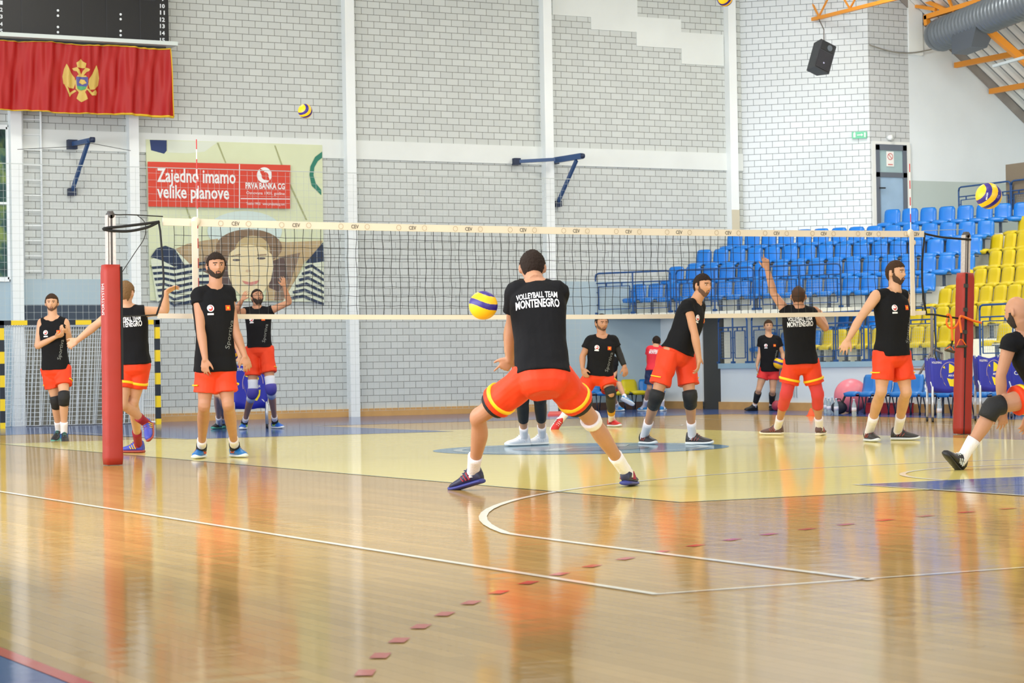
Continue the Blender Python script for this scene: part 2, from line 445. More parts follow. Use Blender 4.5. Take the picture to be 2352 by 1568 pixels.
# painted dado areas, and flat panels with the alcove's dark put in their colour
for nm, x0, x1, z0, z1, mm in (('trim_9', -1.3, 0.68, 2.15, 2.61, M_bluepaint), ('trim_10', 9.48, 12.1, 0.0, 2.60, M_bluepaint),
                               ('trim_11', -1.3, 0.68, 1.72, 2.15, mat('alcove_dark', (0.22, 0.27, 0.33), 0.5)),
                               ('trim_12', -1.3, 0.68, 0.0, 1.72, mat('alcove_grey', (0.50, 0.49, 0.44), 0.6)),
                               ('trim_16', -7.0, -1.5, 0.0, 2.55, M_bluepaint)):
    m = MB(); m.box(((x0+x1)/2, YW-0.012, (z0+z1)/2), (x1-x0, 0.024, z1-z0)); tag(m.build(nm, mm), kind='structure')
for nm, x0, x1, mm in (('baseboard_far', 0.9, 9.3, M_woodbase), ('baseboard_far_right', 9.48, 12.05, M_darkbase)):
    m = MB(); m.box(((x0+x1)/2, YW-0.03, 0.075), (x1-x0, 0.06, 0.15)); tag(m.build(nm, mm), kind='structure')
# two white service pipes on the wall at the left
pp = empty('wall_pipe', (-1.24, YW-0.05, 2.6), 'thin white wall ladder with rungs, left of the blue wall bracket', 'pipe')
for x in (-1.26, -0.92):
    m = MB(); m.tube([(x, YW-0.06, 2.62), (x, YW-0.06, 9)], 0.02, 8); m.build('pipe', M_white, pp, True)
for k in range(20):
    m = MB(); m.bar((-1.26, YW-0.06, 2.75+0.27*k), (-0.92, YW-0.06, 2.75+0.27*k), 0.018); m.build('rung', M_white, pp)
# garden window at the left edge
wf = MB()
wf.box((-1.98, YW-0.03, 5.30), (0.9, 0.08, 0.08)); wf.box((-1.98, YW-0.03, 2.60), (0.9, 0.08, 0.08)); wf.box((-1.53, YW-0.03, 3.95), (0.05, 0.08, 2.7)); wf.box((-2.43, YW-0.03, 3.95), (0.05, 0.08, 2.7)); wf.box((-1.98, YW-0.03, 3.95), (0.9, 0.06, 0.04))
win = wf.build('window_1', M_white); tag(win, kind='structure')
def sky_pane():
    m = bpy.data.materials.new('garden_pane'); m.use_nodes = True
    nt = m.node_tree; b = nt.nodes['Principled BSDF']
    tc = nt.nodes.new('ShaderNodeTexCoord'); n = nt.nodes.new('ShaderNodeTexNoise'); n.inputs['Scale'].default_value = 3.2; n.inputs['Detail'].default_value = 5
    nt.links.new(tc.outputs['Object'], n.inputs['Vector'])
    r = nt.nodes.new('ShaderNodeValToRGB'); e = r.color_ramp.elements
    e[0].position = 0.35; e[0].color = (*lin((0.06, 0.17, 0.17)), 1); e[1].position = 0.65; e[1].color = (*lin((0.50, 0.58, 0.30)), 1)
    e2 = r.color_ramp.elements.new(0.5); e2.color = (*lin((0.18, 0.33, 0.30)), 1)
    nt.links.new(n.outputs['Fac'], r.inputs[0]); nt.links.new(r.outputs[0], b.inputs['Base Color'])
    b.inputs['Roughness'].default_value = 0.15
    return m
m = MB(); m.box((-1.98, YW-0.02, 3.95), (0.86, 0.02, 2.66)); sub(m.build('window_pane', sky_pane()), win)

# tower in the far right corner: oblique face, then a short face with the door
TX, TY = 15.99, 16.01
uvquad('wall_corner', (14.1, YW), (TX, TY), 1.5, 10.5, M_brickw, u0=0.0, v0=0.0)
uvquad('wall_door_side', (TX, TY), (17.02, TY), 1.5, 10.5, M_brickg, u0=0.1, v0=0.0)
# plaster end wall under the rake
me = bpy.data.meshes.new('wall_end')
pts = [(17.02, 1.5), (24, 1.5), (24, 3.2), (20.1, 5.98), (17.35, 7.98), (17.02, 8.3)]
vsx = [(x, TY+0.0, zz) for x, zz in pts]+[(x, TY+0.2, zz) for x, zz in pts]
me.from_pydata(vsx, [], [tuple(range(6)), tuple(reversed(range(6, 12)))]+[(k, k+6, (k+1) % 6+6, (k+1) % 6) for k in range(6)])
tag(link('wall_end', me, M_plaster), kind='structure')
m = MB(); m.box((20.5, TY-0.006, 3.08), (6.96, 0.012, 3.14)); tag(m.build('trim_13', M_plaster2), kind='structure')
m = MB(); m.box((17.2, TY-0.02, 8.0), (0.36, 0.05, 1.45)); tag(m.build('trim_14', M_white), kind='structure')
# sloping concrete rake beam
m = MB()
a, b = Vector((17.42, TY-0.03, 7.98)), Vector((24, TY-0.03, 3.05))
d = (b-a).normalized(); nrm = Vector((-d.z, 0, d.x)); nrm = nrm if nrm.z > 0 else -nrm
a0 = a-d*2.6
m.prism([a0-nrm*0.02, b-nrm*0.02, b+nrm*0.17, a0+nrm*0.17], (0, 0.12, 0)); tag(m.build('trim_15', mat('rake_concrete', (0.58, 0.56, 0.54), 0.8, var=0.12, vscale=3)), kind='structure')

# door in the tower
dX0, dX1, dz0, dz1 = 16.10, 16.90, 3.45, 5.38
dr = MB(); dr.box(((dX0+dX1)/2, TY-0.02, dz1+0.03), (dX1-dX0+0.16, 0.06, 0.06)); dr.box((dX0-0.04, TY-0.02, 4.4), (0.08, 0.06, 1.96)); dr.box((dX1+0.05, TY-0.02, 4.4), (0.10, 0.06, 1.96))
door = dr.build('door_1', mat('door_frame_white', (0.88, 0.89, 0.88), 0.5)); tag(door, kind='structure')
g = mat('door_grey_frame', (0.38, 0.41, 0.46), 0.4)
m = MB()
for x in (dX0+0.05, dX1-0.05): m.box((x, TY-0.03, 4.4), (0.10, 0.05, 1.93))
for zz, h in ((dz1-0.06, 0.12), (4.80-0.05, 0.10), (dz0+0.05, 0.10)): m.box(((dX0+dX1)/2, TY-0.03, zz), (dX1-dX0, 0.05, h))
sub(m.build('door_leaf', g), door)
glass = mat('frosted_pane', (0.62, 0.72, 0.74), 0.25, var=0.10, vscale=1.6)
m = MB(); m.box(((dX0+dX1)/2, TY-0.02, 5.04), (0.62, 0.02, 0.50)); sub(m.build('door_pane', glass), door)
m = MB(); m.box(((dX0+dX1)/2, TY-0.02, 4.1), (0.62, 0.02, 1.2)); sub(m.build('door_pane', mat('frosted_pane_low', (0.60, 0.71, 0.82), 0.25, var=0.10, vscale=2)), door)
m = MB(); m.box((dX0+0.13, TY-0.09, 4.47), (0.14, 0.03, 0.025)); sub(m.build('door_handle', mat('black_plastic', (0.08, 0.08, 0.09), 0.4)), door)
sg = empty('no_smoking_sign', (16.5, TY-0.04, 5.1), 'small white notice with a red crossed circle on the upper door pane', 'sign')
m = MB(); m.box((16.47, TY-0.045, 5.08), (0.19, 0.01, 0.31)); m.build('board', mat('sign_white', (0.93, 0.93, 0.92), 0.5), sg)
def vring(r, ring, P, X=Vector((1,0,0)), Y=Vector((0,0,1)), n=24, name='ring', mm=None, par=None):
    me = disc_mesh(r, n, 1.0, ring)
    for v in me.vertices: v.co = P + X*v.co.x + Y*v.co.y
    return link(name, me, mm, par)
vring(0.07, 0.014, Vector((16.47, TY-0.054, 5.13)), name='crossed_circle', mm=mat('sign_red', (0.80, 0.35, 0.35), 0.5), par=sg)
m = MB(); m.bar((16.42, TY-0.053, 5.18), (16.52, TY-0.053, 5.08), 0.004, 0.012); m.build('slash', mat('sign_red', (0.8, 0.35, 0.35)), sg)
m = MB(); m.box((16.47, TY-0.053, 4.965), (0.12, 0.004, 0.018)); m.build('caption', mat('sign_red', (0.8, 0.35, 0.35)), sg)
# lamp over the door, exit sign on the oblique face
lp = empty('bulkhead_lamp', (16.45, TY, 5.55), 'small white round lamp over the corner door', 'lamp')
m = MB(); m.tube([(16.47, TY, 5.52), (16.47, TY-0.12, 5.52)], 0.055, 14); m.build('housing', M_white, lp, True)
m = MB(); m.tube([(16.53, TY, 5.53), (16.53, TY-0.05, 5.53)], 0.045, 12); m.build('socket', mat('black_plastic', (0.08,0.08,0.09)), lp)
Td = Vector((0.7071, -0.7071, 0)); Tn = Vector((-0.7071, -0.7071, 0)); TA = Vector((14.1, YW, 0))
def tow(s, zz, off=0.0): return TA + Td*s + Tn*off + Vector((0, 0, zz))
ex = empty('exit_sign', tow(2.47, 5.57), 'green and white exit sign with an arrow on the white block face', 'sign')
m = MB(); m.box(tow(2.47, 5.57, 0.03), (0.30, 0.06, 0.14), (Td, Tn, Vector((0,0,1)))); m.build('casing', mat('exit_green', (0.42, 0.78, 0.62), 0.5), ex)
gw = mat('sign_white', (0.93, 0.93, 0.92))
m = MB(); m.box(tow(2.37, 5.57, 0.064), (0.045, 0.006, 0.09), (Td, Tn, Vector((0,0,1)))); m.ball(tow(2.375, 5.625, 0.064), 0.014, 8, 6); m.build('running_figure', gw, ex)
m = MB(); m.box(tow(2.47, 5.57, 0.064), (0.09, 0.006, 0.018), (Td, Tn, Vector((0,0,1))))
m.prism([tow(2.51, 5.60, 0.064), tow(2.51, 5.54, 0.064), tow(2.55, 5.57, 0.064)], Tn*0.004); m.build('arrow', gw, ex)
m = MB(); m.box(tow(2.585, 5.57, 0.064), (0.03, 0.006, 0.09), (Td, Tn, Vector((0,0,1)))); m.build('doorway_mark', gw, ex)
# cable slung across
cb = MB(); cpts = [onY(1997+ (2145-1997)*t, 103+ (112-103)*t + 14*math.sin(math.pi*t)*1.0, TY-0.06) for t in [i/14 for i in range(15)]]
cb.tube(cpts, 0.014, 6); o = cb.build('slung_cable', mat('cable_grey', (0.55, 0.54, 0.50), 0.6), None, True); tag(o, 'thin grey cable slung across the top of the corner wall above the door', 'cable')

# ------------------------------------------------------------------ roof
m = MB()
def roofz(x): return 8.14-0.727*(x-17.43)
deckm = bpy.data.materials.new('corrugated_deck'); deckm.use_nodes = True
nt = deckm.node_tree; b_ = nt.nodes['Principled BSDF']; b_.inputs['Roughness'].default_value = 0.55
geo = nt.nodes.new('ShaderNodeNewGeometry'); sx = nt.nodes.new('ShaderNodeSeparateXYZ'); nt.links.new(geo.outputs['Position'], sx.inputs[0])
wv = nt.nodes.new('ShaderNodeMath'); wv.operation = 'MULTIPLY'; wv.inputs[1].default_value = 2*math.pi/0.30
fr_ = nt.nodes.new('ShaderNodeMath'); fr_.operation = 'SINE'; nt.links.new(sx.outputs['Y'], wv.inputs[0]); nt.links.new(wv.outputs[0], fr_.inputs[0])
rp = nt.nodes.new('ShaderNodeValToRGB'); rp.color_ramp.elements[0].position = 0.86; rp.color_ramp.elements[0].color = (*lin((0.95, 0.96, 0.95)), 1); rp.color_ramp.elements[1].position = 0.93; rp.color_ramp.elements[1].color = (*lin((0.52, 0.55, 0.56)), 1)
nt.links.new(fr_.outputs[0], rp.inputs[0]); nt.links.new(rp.outputs[0], b_.inputs['Base Color'])
bp_ = nt.nodes.new('ShaderNodeBump'); bp_.inputs['Distance'].default_value = 0.03; bp_.inputs['Strength'].default_value = 0.6; nt.links.new(fr_.outputs[0], bp_.inputs['Height']); nt.links.new(bp_.outputs[0], b_.inputs['Normal'])
for xa, za, xb, zb in ((14.3, roofz(14.3), 23, roofz(23)), (2, 12.6, 14.3, roofz(14.3)), (-13, 10.2, 2, 12.6)):
    m.prism([(xa, -31, za), (xb, -31, zb), (xb, -31, zb+0.12), (xa, -31, za+0.12)], (0, 49.6, 0))
tag(m.build('ceiling', deckm), kind='structure')
M_orange = mat('orange_steel', (0.93, 0.60, 0.18), 0.45)
def steel(a, b, w, h=None, name='bar', par=None):
    mm = MB(); mm.bar(a, b, w, h); return mm.build(name, M_orange, par)
# purlins running along the hall under the slope
for i, (u, v, lab) in enumerate(((2195, 150, 'orange steel purlin under the slope, the upper of the two at the right edge'), (2275, 210, 'orange steel purlin under the slope, the lower of the two at the right edge'), (2147, 104, 'short orange purlin end beneath the elbow of the air duct'))):
    P = onY(u, v, 15.95)
    o = steel((P.x, 15.95, P.z), (P.x, -6 if i < 2 else 14.9, P.z), 0.09, 0.11, 'roof_purlin'); tag(o, lab, 'purlin')
# sloping rafter and bracing at the right
rf = empty('roof_rafter', onY(2262, 58, 14.2), 'heavy orange rafter sloping down to the right behind the air duct', 'rafter')
P1, P2 = onY(2262, 62, 13.6), onY(2352, 140, 13.6)
steel(P1-(P2-P1)*0.2, P2+(P2-P1)*1.5, 0.10, 0.14, 'chord', rf)
# gutter-like tube lamp
lm = MB(); lm.bar(onY(2282, 152, 13.0), onX(2352, 132, onY(2282, 152, 13.0).x), 0.06, 0.05); tag(lm.build('strip_lamp', mat('lamp_grey', (0.72, 0.76, 0.78), 0.4)), 'long pale grey strip lamp under the sloping roof at the right edge', 'lamp')
# lattice truss ending in front of the tower
tr = empty('lattice_truss', onY(1850, 50, 15.9), 'orange lattice truss whose tip ends above the hanging loudspeaker', 'truss')
A1 = onL(1848, 50, (15.2, 15.6), (0, 1)); X0 = A1.x
def onT(u, v): return onX(u, v, X0)
steel(onT(1845, 50), onT(2048, -1), 0.07, 0.07, 'bottom_chord', tr)
Pt = onT(2048, -1); dch = (onT(2048, -1)-onT(1845, 50)).normalized()
steel(Pt, Pt+dch*6, 0.07, 0.07, 'bottom_chord', tr)
for (u0, v0, u1, v1) in ((1881, 38, 1862, 0), (1881, 38, 1900, 0), (1952, 20, 1938, -3), (1952, 20, 1963, 0)):
    p0, p1 = onT(u0, v0), onT(u1, v1); steel(p0, p0+(p1-p0)*(1.6 if v0 > 30 else 3), 0.03, 0.03, 'diagonal', tr)
mm = MB(); mm.tube([onT(1842, 42), onT(1779, 0), onT(1710, -48)], 0.012, 6); mm.build('stay_wire', mat('wire_brown', (0.45, 0.36, 0.30), 0.6), tr)
mm = MB(); mm.bar(onT(1840, 42), onT(1848, 52), 0.05); mm.build('end_plate', mat('steel_dark', (0.30, 0.28, 0.26), 0.6), tr)
# joints of the truss over the duct
tb = empty('roof_tie', onY(2120, 35, 15.0), 'orange roof ties meeting above the elbow of the air duct', 'tie')
Xd = onY(2130, 40, 15.6).x
q = lambda u, v: onX(u, v, Xd)
for (u0, v0, u1, v1, w) in ((2045, 4, 2150, 22, 0.07), (2112, -6, 2178, 26, 0.08), (2126, 40, 2225, 10, 0.10), (2128, 36, 2130, 58, 0.10), (2178, -4, 2192, 30, 0.05), (2225, 10, 2352, -26, 0.10)):
    steel(q(u0, v0), q(u1, v1), w, w, 'tie_bar', tb)
# spiral air duct
dy0 = 15.2; Dc = onY(2162, 80, dy0)
rings = []
n = 20; R0 = 0.33
path = []
Dd = (onY(2352, 4, 12.3)-Dc).normalized()
for k in range(640):
    rr = R0*(1.0+0.055*math.cos(k*math.pi/2)); path.append((Dc+Dd*(0.032*k), rr))
du = empty('air_duct', Vector((Dc.x, dy0, Dc.z)), 'thick ribbed grey metal air duct running under the roof at top right', 'duct')
mm = MB(); mm.tube([p for p, r in path], [r for p, r in path], 20); mm.build('pipe', mat('galvanised', (0.50, 0.53, 0.56), 0.38, metal=0.55), du, True)
mm = MB(); mm.ball(Dc, R0*1.02, 20, 12, (1, 1.2, 1)); mm.build('end_cap', mat('galvanised', (0.5, 0.53, 0.56)), du, True)
mm = MB(); hx = Vector((1, 0, 0)); c0 = Dc+Dd*0.75-Vector((0, 0, 0.16)); 
pd = [c0-hx*0.26, c0+hx*0.26, c0+hx*0.26+Dd*0.9, c0-hx*0.26+Dd*0.9]
low = [c0-hx*0.30+Dd*0.05-Vector((0, 0, 0.42)), c0+hx*0.10+Dd*0.05-Vector((0, 0, 0.42)), c0+hx*0.10+Dd*0.75-Vector((0, 0, 0.42)), c0-hx*0.30+Dd*0.75-Vector((0, 0, 0.42))]
mm.loft([pd, low]); mm.build('outlet_hood', mat('hood_grey', (0.36, 0.39, 0.43), 0.45, metal=0.3), du)

# ------------------------------------------------------------------ the stand
m = MB(); fy0, fy1 = 1.0, 15.66
tag(uvquad('wall_stand_front', (12, 15.66), (12, fy0), 0.15, 0.80, mat('stand_white', (0.87, 0.91, 0.93), 0.35, var=0.02, vscale=1)), kind='structure')
m = MB(); m.box((11.97, (fy0+fy1)/2, 0.075), (0.06, fy1-fy0, 0.15)); tag(m.build('baseboard_stand', M_woodbase), kind='structure')
m = MB(); m.box((12.03, (fy0+fy1)/2, 0.85), (0.16, fy1-fy0+0.02, 0.10)); tag(m.build('trim_17', M_lip), kind='structure')
tag(uvquad('wall_passage', (12, YW), (12, 16.32), 0.15, 1.86, M_white), kind='structure')
m = MB(); m.box((11.97, (YW+16.32)/2, 0.075), (0.06, YW-16.32, 0.15)); tag(m.build('baseboard_passage', M_woodbase), kind='structure')
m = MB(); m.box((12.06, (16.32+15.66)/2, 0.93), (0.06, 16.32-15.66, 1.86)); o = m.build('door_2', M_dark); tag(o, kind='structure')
# raised corner landing: front edge runs obliquely
S = Vector((10.49, YW, 0)); Bd = Vector((0.5, -0.866, 0)); Nn = Vector((0.866, 0.5, 0)); ZL = 1.93
def SP(t, o, zz=0.0): return S + Bd*t + Nn*o + Vector((0, 0, zz))
TE = 5.55
m = MB()
m.prism([SP(0, 0, ZL), SP(TE, 0, ZL), Vector((16.5, SP(TE, 0).y, ZL)), Vector((16.5, YW, ZL))], (0, 0, -0.08)); tag(m.build('trim_18', M_conc), kind='structure')
Xk = lambda k: 12.85+0.63*k
Zk = lambda k: 0.90+0.358*k
OFF = [0.50, 1.12, 1.75, 2.40, 3.03]
ZB = [ZL+0.355*j for j in range(5)]
def tX(o, x): return (x-(S.x+Nn.x*o))/Bd.x      # t on a row line where X = x
def tY(o, y): return (y-(S.y+Nn.y*o))/Bd.y
m = MB()
for j in range(1, 5):
    o0, zt = OFF[j]-0.34, ZB[j]
    t0, t1 = tY(o0, YW-0.02), tX(o0, Xk(j+3)+0.1)
    o1 = 5.2
    m.prism([SP(max(tY(o0, YW-0.02), 0), o0, zt), SP(t1, o0, zt), SP(tX(o1, Xk(j+3)+0.1), o1, zt), SP(tY(o1, YW-0.02), o1, zt)], (0, 0, -0.355))
tag(m.build('trim_19', M_conc), kind='structure')
YE = 1.5
m = MB()
for k in range(0, 8):
    yk = 15.6 if k < 2 else (tY(0, 0) and SP(TE, 0).y if k == 2 else SP(tX(OFF[k-3], Xk(k)) if k-3 < 5 else tX(OFF[4]+0.63, Xk(k)), OFF[min(k-3, 4)]).y+0.75)
    x0 = Xk(k)-0.30 if k else 12.1
    m.prism([Vector((x0, YE, Zk(k))), Vector((22, YE, Zk(k))), Vector((22, yk, Zk(k))), Vector((x0, yk, Zk(k)))], (0, 0, -0.358))
tag(m.build('trim_20', M_conc), kind='structure')

tag(uvquad('wall_under_landing', (13.9, 15.66), (13.9, 12.2), 0.8, 1.86, M_conc), kind='structure')
tag(uvquad('wall_passage_side', (12.1, 15.66), (14.0, 15.66), 0.0, 1.86, M_conc), kind='structure')
# seats -------------------------------------------------------------
M_sblue = mat('seat_blue', (0.02, 0.46, 0.82), 0.32, spec=0.6, var=0.06, vscale=5)
M_syel = mat('seat_yellow', (0.81, 0.72, 0.01), 0.36, spec=0.5, var=0.04, vscale=5)
def seat_shell():
    # local: +Y faces the court, origin at the step under the seat
    w = 0.335; m = MB(); rings = []
    prof = [(0.20, 0.235), (0.21, 0.265), (0.16, 0.285), (0.02, 0.265), (-0.10, 0.255), (-0.155, 0.275), (-0.185, 0.36), (-0.205, 0.50), (-0.215, 0.565), (-0.23, 0.59)]
    th = 0.03
    for i, (y, z) in enumerate(prof):
        p0 = prof[max(i-1, 0)]; p1 = prof[min(i+1, len(prof)-1)]
        ty, tz = p1[0]-p0[0], p1[1]-p0[1]; L = math.hypot(ty, tz); ny, nz = tz/L, -ty/L
        ww = w*(0.80 if i in (0, len(prof)-1) else (0.95 if i in (1, len(prof)-2) else 1.0))/2
        dip = 0.012
        ring = [Vector((-ww, y, z)), Vector((-ww*0.5, y+ny*dip, z+nz*dip)), Vector((ww*0.5, y+ny*dip, z+nz*dip)), Vector((ww, y, z)),
                Vector((ww, y+ny*th, z+nz*th)), Vector((ww*0.5, y+ny*(th+dip), z+nz*(th+dip))), Vector((-ww*0.5, y+ny*(th+dip), z+nz*(th+dip))), Vector((-ww, y+ny*th, z+nz*th))]
        rings.append(ring)
    m.loft(rings); return m
def bracket():
    m = MB(); m.box((0, -0.02, 0.12), (0.05, 0.05, 0.24)); m.box((0, 0.0, 0.235), (0.22, 0.26, 0.02)); m.box((0, -0.02, 0.01), (0.12, 0.1, 0.02)); return m
M_sfoot = mat('seat_bracket_grey', (0.35, 0.40, 0.48), 0.5)
ORD = ['first', 'second', 'third', 'fourth', 'fifth', 'sixth', 'seventh', 'eighth', 'ninth', 'tenth', 'eleventh', 'twelfth', 'thirteenth', 'fourteenth', 'fifteenth', 'sixteenth', 'seventeenth', 'eighteenth', 'nineteenth', 'twentieth', 'twenty-first', 'twenty-second', 'twenty-third', 'twenty-fourth']
protos = {}
def proto(colr):
    if colr in protos: return protos[colr]
    e = bpy.data.objects.new('stadium_seat', None)
    a = bpy.data.objects.new('seat_shell', seat_shell().mesh('seat_shell')); a.data.materials.append(M_sblue if colr == 'blue' else M_syel); a.data.shade_smooth()
    f = bpy.data.objects.new('bracket', bracket().mesh('bracket')); f.data.materials.append(M_sfoot)
    protos[colr] = (e, a, f); return protos[colr]
SEATS = []
def put_seat(colr, P, facing, label, group):
    if any((P.xy-q.xy).length < 0.345 and abs(P.z-q.z) < 0.5 for q in SEATS): return
    SEATS.append(Vector(P))
    e, a, f = proto(colr)
    r = e.copy(); COL.objects.link(r); r.location = P; r.rotation_euler = (0, 0, facing + random.uniform(-0.03, 0.03)); r.empty_display_size = 0.1
    tag(r, label, 'seat', group)
    for c in (a, f):
        d = c.copy(); COL.objects.link(d); d.parent = r
PITCH_S = 0.388
faceB = math.atan2(-Nn.y, -Nn.x)-math.pi/2
faceX = math.atan2(0, -1)-math.pi/2
rowname = ['bottom', 'second', 'third', 'fourth', 'top']
starts = [onL(1452+8, 672, SP(0, OFF[0]), Bd), onL(1541+6, 632, SP(0, OFF[1]), Bd), onL(1610, 590, SP(0, OFF[2]), Bd), onL(1682, 555, SP(0, OFF[3]), Bd), onL(2044, 505, SP(0, OFF[4]), Bd)]
for j in range(5):
    t = (Vector((starts[j].x, starts[j].y, 0))-SP(0, OFF[j])).dot(Bd); t1 = tX(OFF[j], Xk(j+3)-0.10); i = 0
    t1 -= 0.22
    while t < t1 and i < 24:
        put_seat('blue', SP(t, OFF[j]-0.05, ZB[j]), faceB, 'blue plastic seat, %s from the left in the %s row of the corner block' % (ORD[i], rowname[j]), 'blue seats of the corner block')
        t += PITCH_S; i += 1
yrow = ['lowest', 'second lowest', 'third lowest', 'fourth lowest', 'fifth lowest', 'sixth lowest', 'highest']
ends = [onX(2196, 765, Xk(0)).y, onX(2272, 715, Xk(1)).y, onX(2342, 670, Xk(2)).y]
slope_e = (ends[2]-ends[0])/2
for k in range(7):
    if k < 3:
        ys = {0: onX(1880, 770, Xk(0)).y, 1: onX(2050, 720, Xk(1)).y, 2: onX(2118, 680, Xk(2)).y}[k]
    else:
        ys = SP(tX(OFF[k-3], Xk(k)) if k-3 < 5 else 0, OFF[min(k-3, 4)]).y - 0.1
        if k-3 == 4: ys = SP(tX(OFF[4], Xk(7)), OFF[4]).y - 0.3
    if k == 3: ys = onX(2138, 640, Xk(3)).y
    if k == 4: ys = onX(2203, 600, Xk(4)).y
    if k == 5: ys = onX(2268, 560, Xk(5)).y
    if k == 6: ys = onX(2332, 515, Xk(6)).y
    ye = ends[k] if k < 3 else ends[2]-0.2
    y = ys; i = 0
    while y > ye-0.1 and i < 20:
        put_seat('yellow', Vector((Xk(k)+0.05, y, Zk(k))), faceX, 'yellow plastic stadium seat, %s from the left in the %s yellow row' % (ORD[i], yrow[k]), 'yellow seats of the side stand')
        y -= PITCH_S; i += 1
for i, (u, v, k) in enumerate(((1714, 775, 0), (1748, 774, 0), (1782, 772, 0), (1815, 771, 0), (1849, 770, 0), (1915, 725, 1), (1948, 724, 1), (1981, 723, 1), (2014, 722, 1))):
    y = onX(u, v, Xk(k)).y
    put_seat('blue', Vector((Xk(k)+0.05, y, Zk(k))), faceX, 'blue seat behind the front guard rail, %s from the left in the %s row' % (ORD[i if i < 5 else i-5], 'lower' if k == 0 else 'upper'), 'blue seats under the corner landing')
y = onX(2282, 760, Xk(0)).y
put_seat('yellow', Vector((Xk(0)+0.05, y, Zk(0))), faceX, 'single yellow seat across the aisle, right of the red net post pad', None)

# guard rails --------------------------------------------------------
M_rail = mat('blue_rail', (0.10, 0.29, 0.52), 0.4)
M_wire = mat('rail_mesh', (0.62, 0.68, 0.72), 0.5)
def rail_section(A, B, h, label, group, mid=True, halves=2):
    A, B = Vector(A), Vector(B); d = (B-A).normalized(); L = (B-A).length; Z = Vector((0, 0, 1))
    e = empty('guard_rail', A, label, 'railing', group)
    r = 0.05
    m = MB(); m.tube([A+Z*(h-0.08), A+Z*(h-0.02)+d*0.02, A+Z*h+d*0.08, B+Z*h-d*0.08, B+Z*(h-0.02)-d*0.02, B+Z*(h-0.08)], 0.018, 8); m.build('top_rail', M_rail, e, True)
    posts = [0, 0.5, 1] if mid else [0, 1]
    for t in posts:
        P = A+d*(L*t); m = MB(); m.tube([P, P+Z*(h-0.07 if t in (0, 1) else h)], 0.017, 8); m.box(P+Z*0.02, (0.07, 0.07, 0.04)); m.build('post', M_rail, e)
    m = MB(); m.tube([A+Z*(h-0.20), B+Z*(h-0.20)], 0.013, 8); m.build('middle_rail', M_rail, e)
    nh = halves
    for i in range(nh):
        a = A+d*(L*i/nh+0.07); b = A+d*(L*(i+1)/nh-0.07); zt, zb = h-0.27, 0.10
        m = MB()
        m.bar(a+Z*zt, b+Z*zt, 0.017); m.bar(a+Z*zb, b+Z*zb, 0.017); m.bar(a+Z*zt, a+Z*zb, 0.017); m.bar(b+Z*zt, b+Z*zb, 0.017)
        for q_ in (0.25, 0.75): p = a+(b-a)*q_; m.bar(p+Z*zt, p+Z*(h-0.20), 0.02)
        for zz in (zt*0.75+zb*0.25, zt*0.2+zb*0.8): m.bar(a+Z*zz-d*0.07, a+Z*zz, 0.016); m.bar(b+Z*zz, b+Z*zz+d*0.07, 0.016)
        fr = m.build('infill_frame', M_rail, e)
        mw = MB(); nv = max(2, int((b-a).length/0.055)); 
        for q_ in range(1, nv): p = a+(b-a)*(q_/nv); mw.bar(p+Z*zb, p+Z*zt, 0.0022)
        for q_ in range(1, 9): zz = zb+(zt-zb)*q_/9; mw.bar(a+Z*zz, b+Z*zz, 0.0022)
        sub(mw.build('wire_mesh', M_wire), fr)
def edgeT(u, v): P = onL(u, v, S, Bd); return Vector((P.x, P.y, ZL))
secs = [((1369, 721), (1541, 717)), ((1554, 717), (1732, 710)), ((1745, 709), (1932, 702))]
nm_ = ['leftmost', 'middle', 'rightmost']
for i, (a, b) in enumerate(secs):
    rail_section(edgeT(*a), edgeT(*b), 0.83, 'blue guard rail on the raised corner landing, %s of its three panels' % nm_[i], 'guard rail panels of the corner landing')
secf = [(1652, 1717, 'panel beside the dark doorway'), (1728, 1846, 'panel behind the young man with the ball'), (1858, 1985, 'panel left of the bearded player'), (1996, 2150, 'panel behind the bearded player'), (2252, 2420, 'panel right of the red net post pad')]
for u0, u1, lb in secf:
    v0 = 836-(u0-1650)*0.021; v1 = 836-(u1-1650)*0.021
    a, b = onX(u0, v0, 12.03), onX(u1, v1, 12.03)
    rail_section(Vector((12.03, a.y, 0.90)), Vector((12.03, b.y, 0.90)), 0.90, 'blue guard rail on the stand front, '+lb, 'guard rail panels on the front wall')
P, Q = onX(2203, 500, 17.6), onX(2322, 490, 17.6)
zb_ = P.z-0.1
hh = onX(2203, 430, 17.6).z-zb_
rail_section(Vector((17.6, P.y, zb_)), Vector((17.6, Q.y, zb_)), hh, 'blue guard rail above the top row, behind the flying ball', 'guard rail at the top of the stand')
rail_section(Vector((17.6, Q.y-0.03, zb_)), Vector((17.6, Q.y-1.5, zb_)), hh, 'blue guard rail above the top row, cut by the right edge of the photo', 'guard rail at the top of the stand')
m = MB(); m.box(Vector((17.9, onX(2345, 470, 17.9).y-0.3, 4.35)), (0.5, 0.9, 0.9)); o = m.build('brown_cabinet', mat('brown_panel', (0.50, 0.45, 0.38), 0.6)); tag(o, 'brown box standing behind the top guard rail at the right edge', 'box')
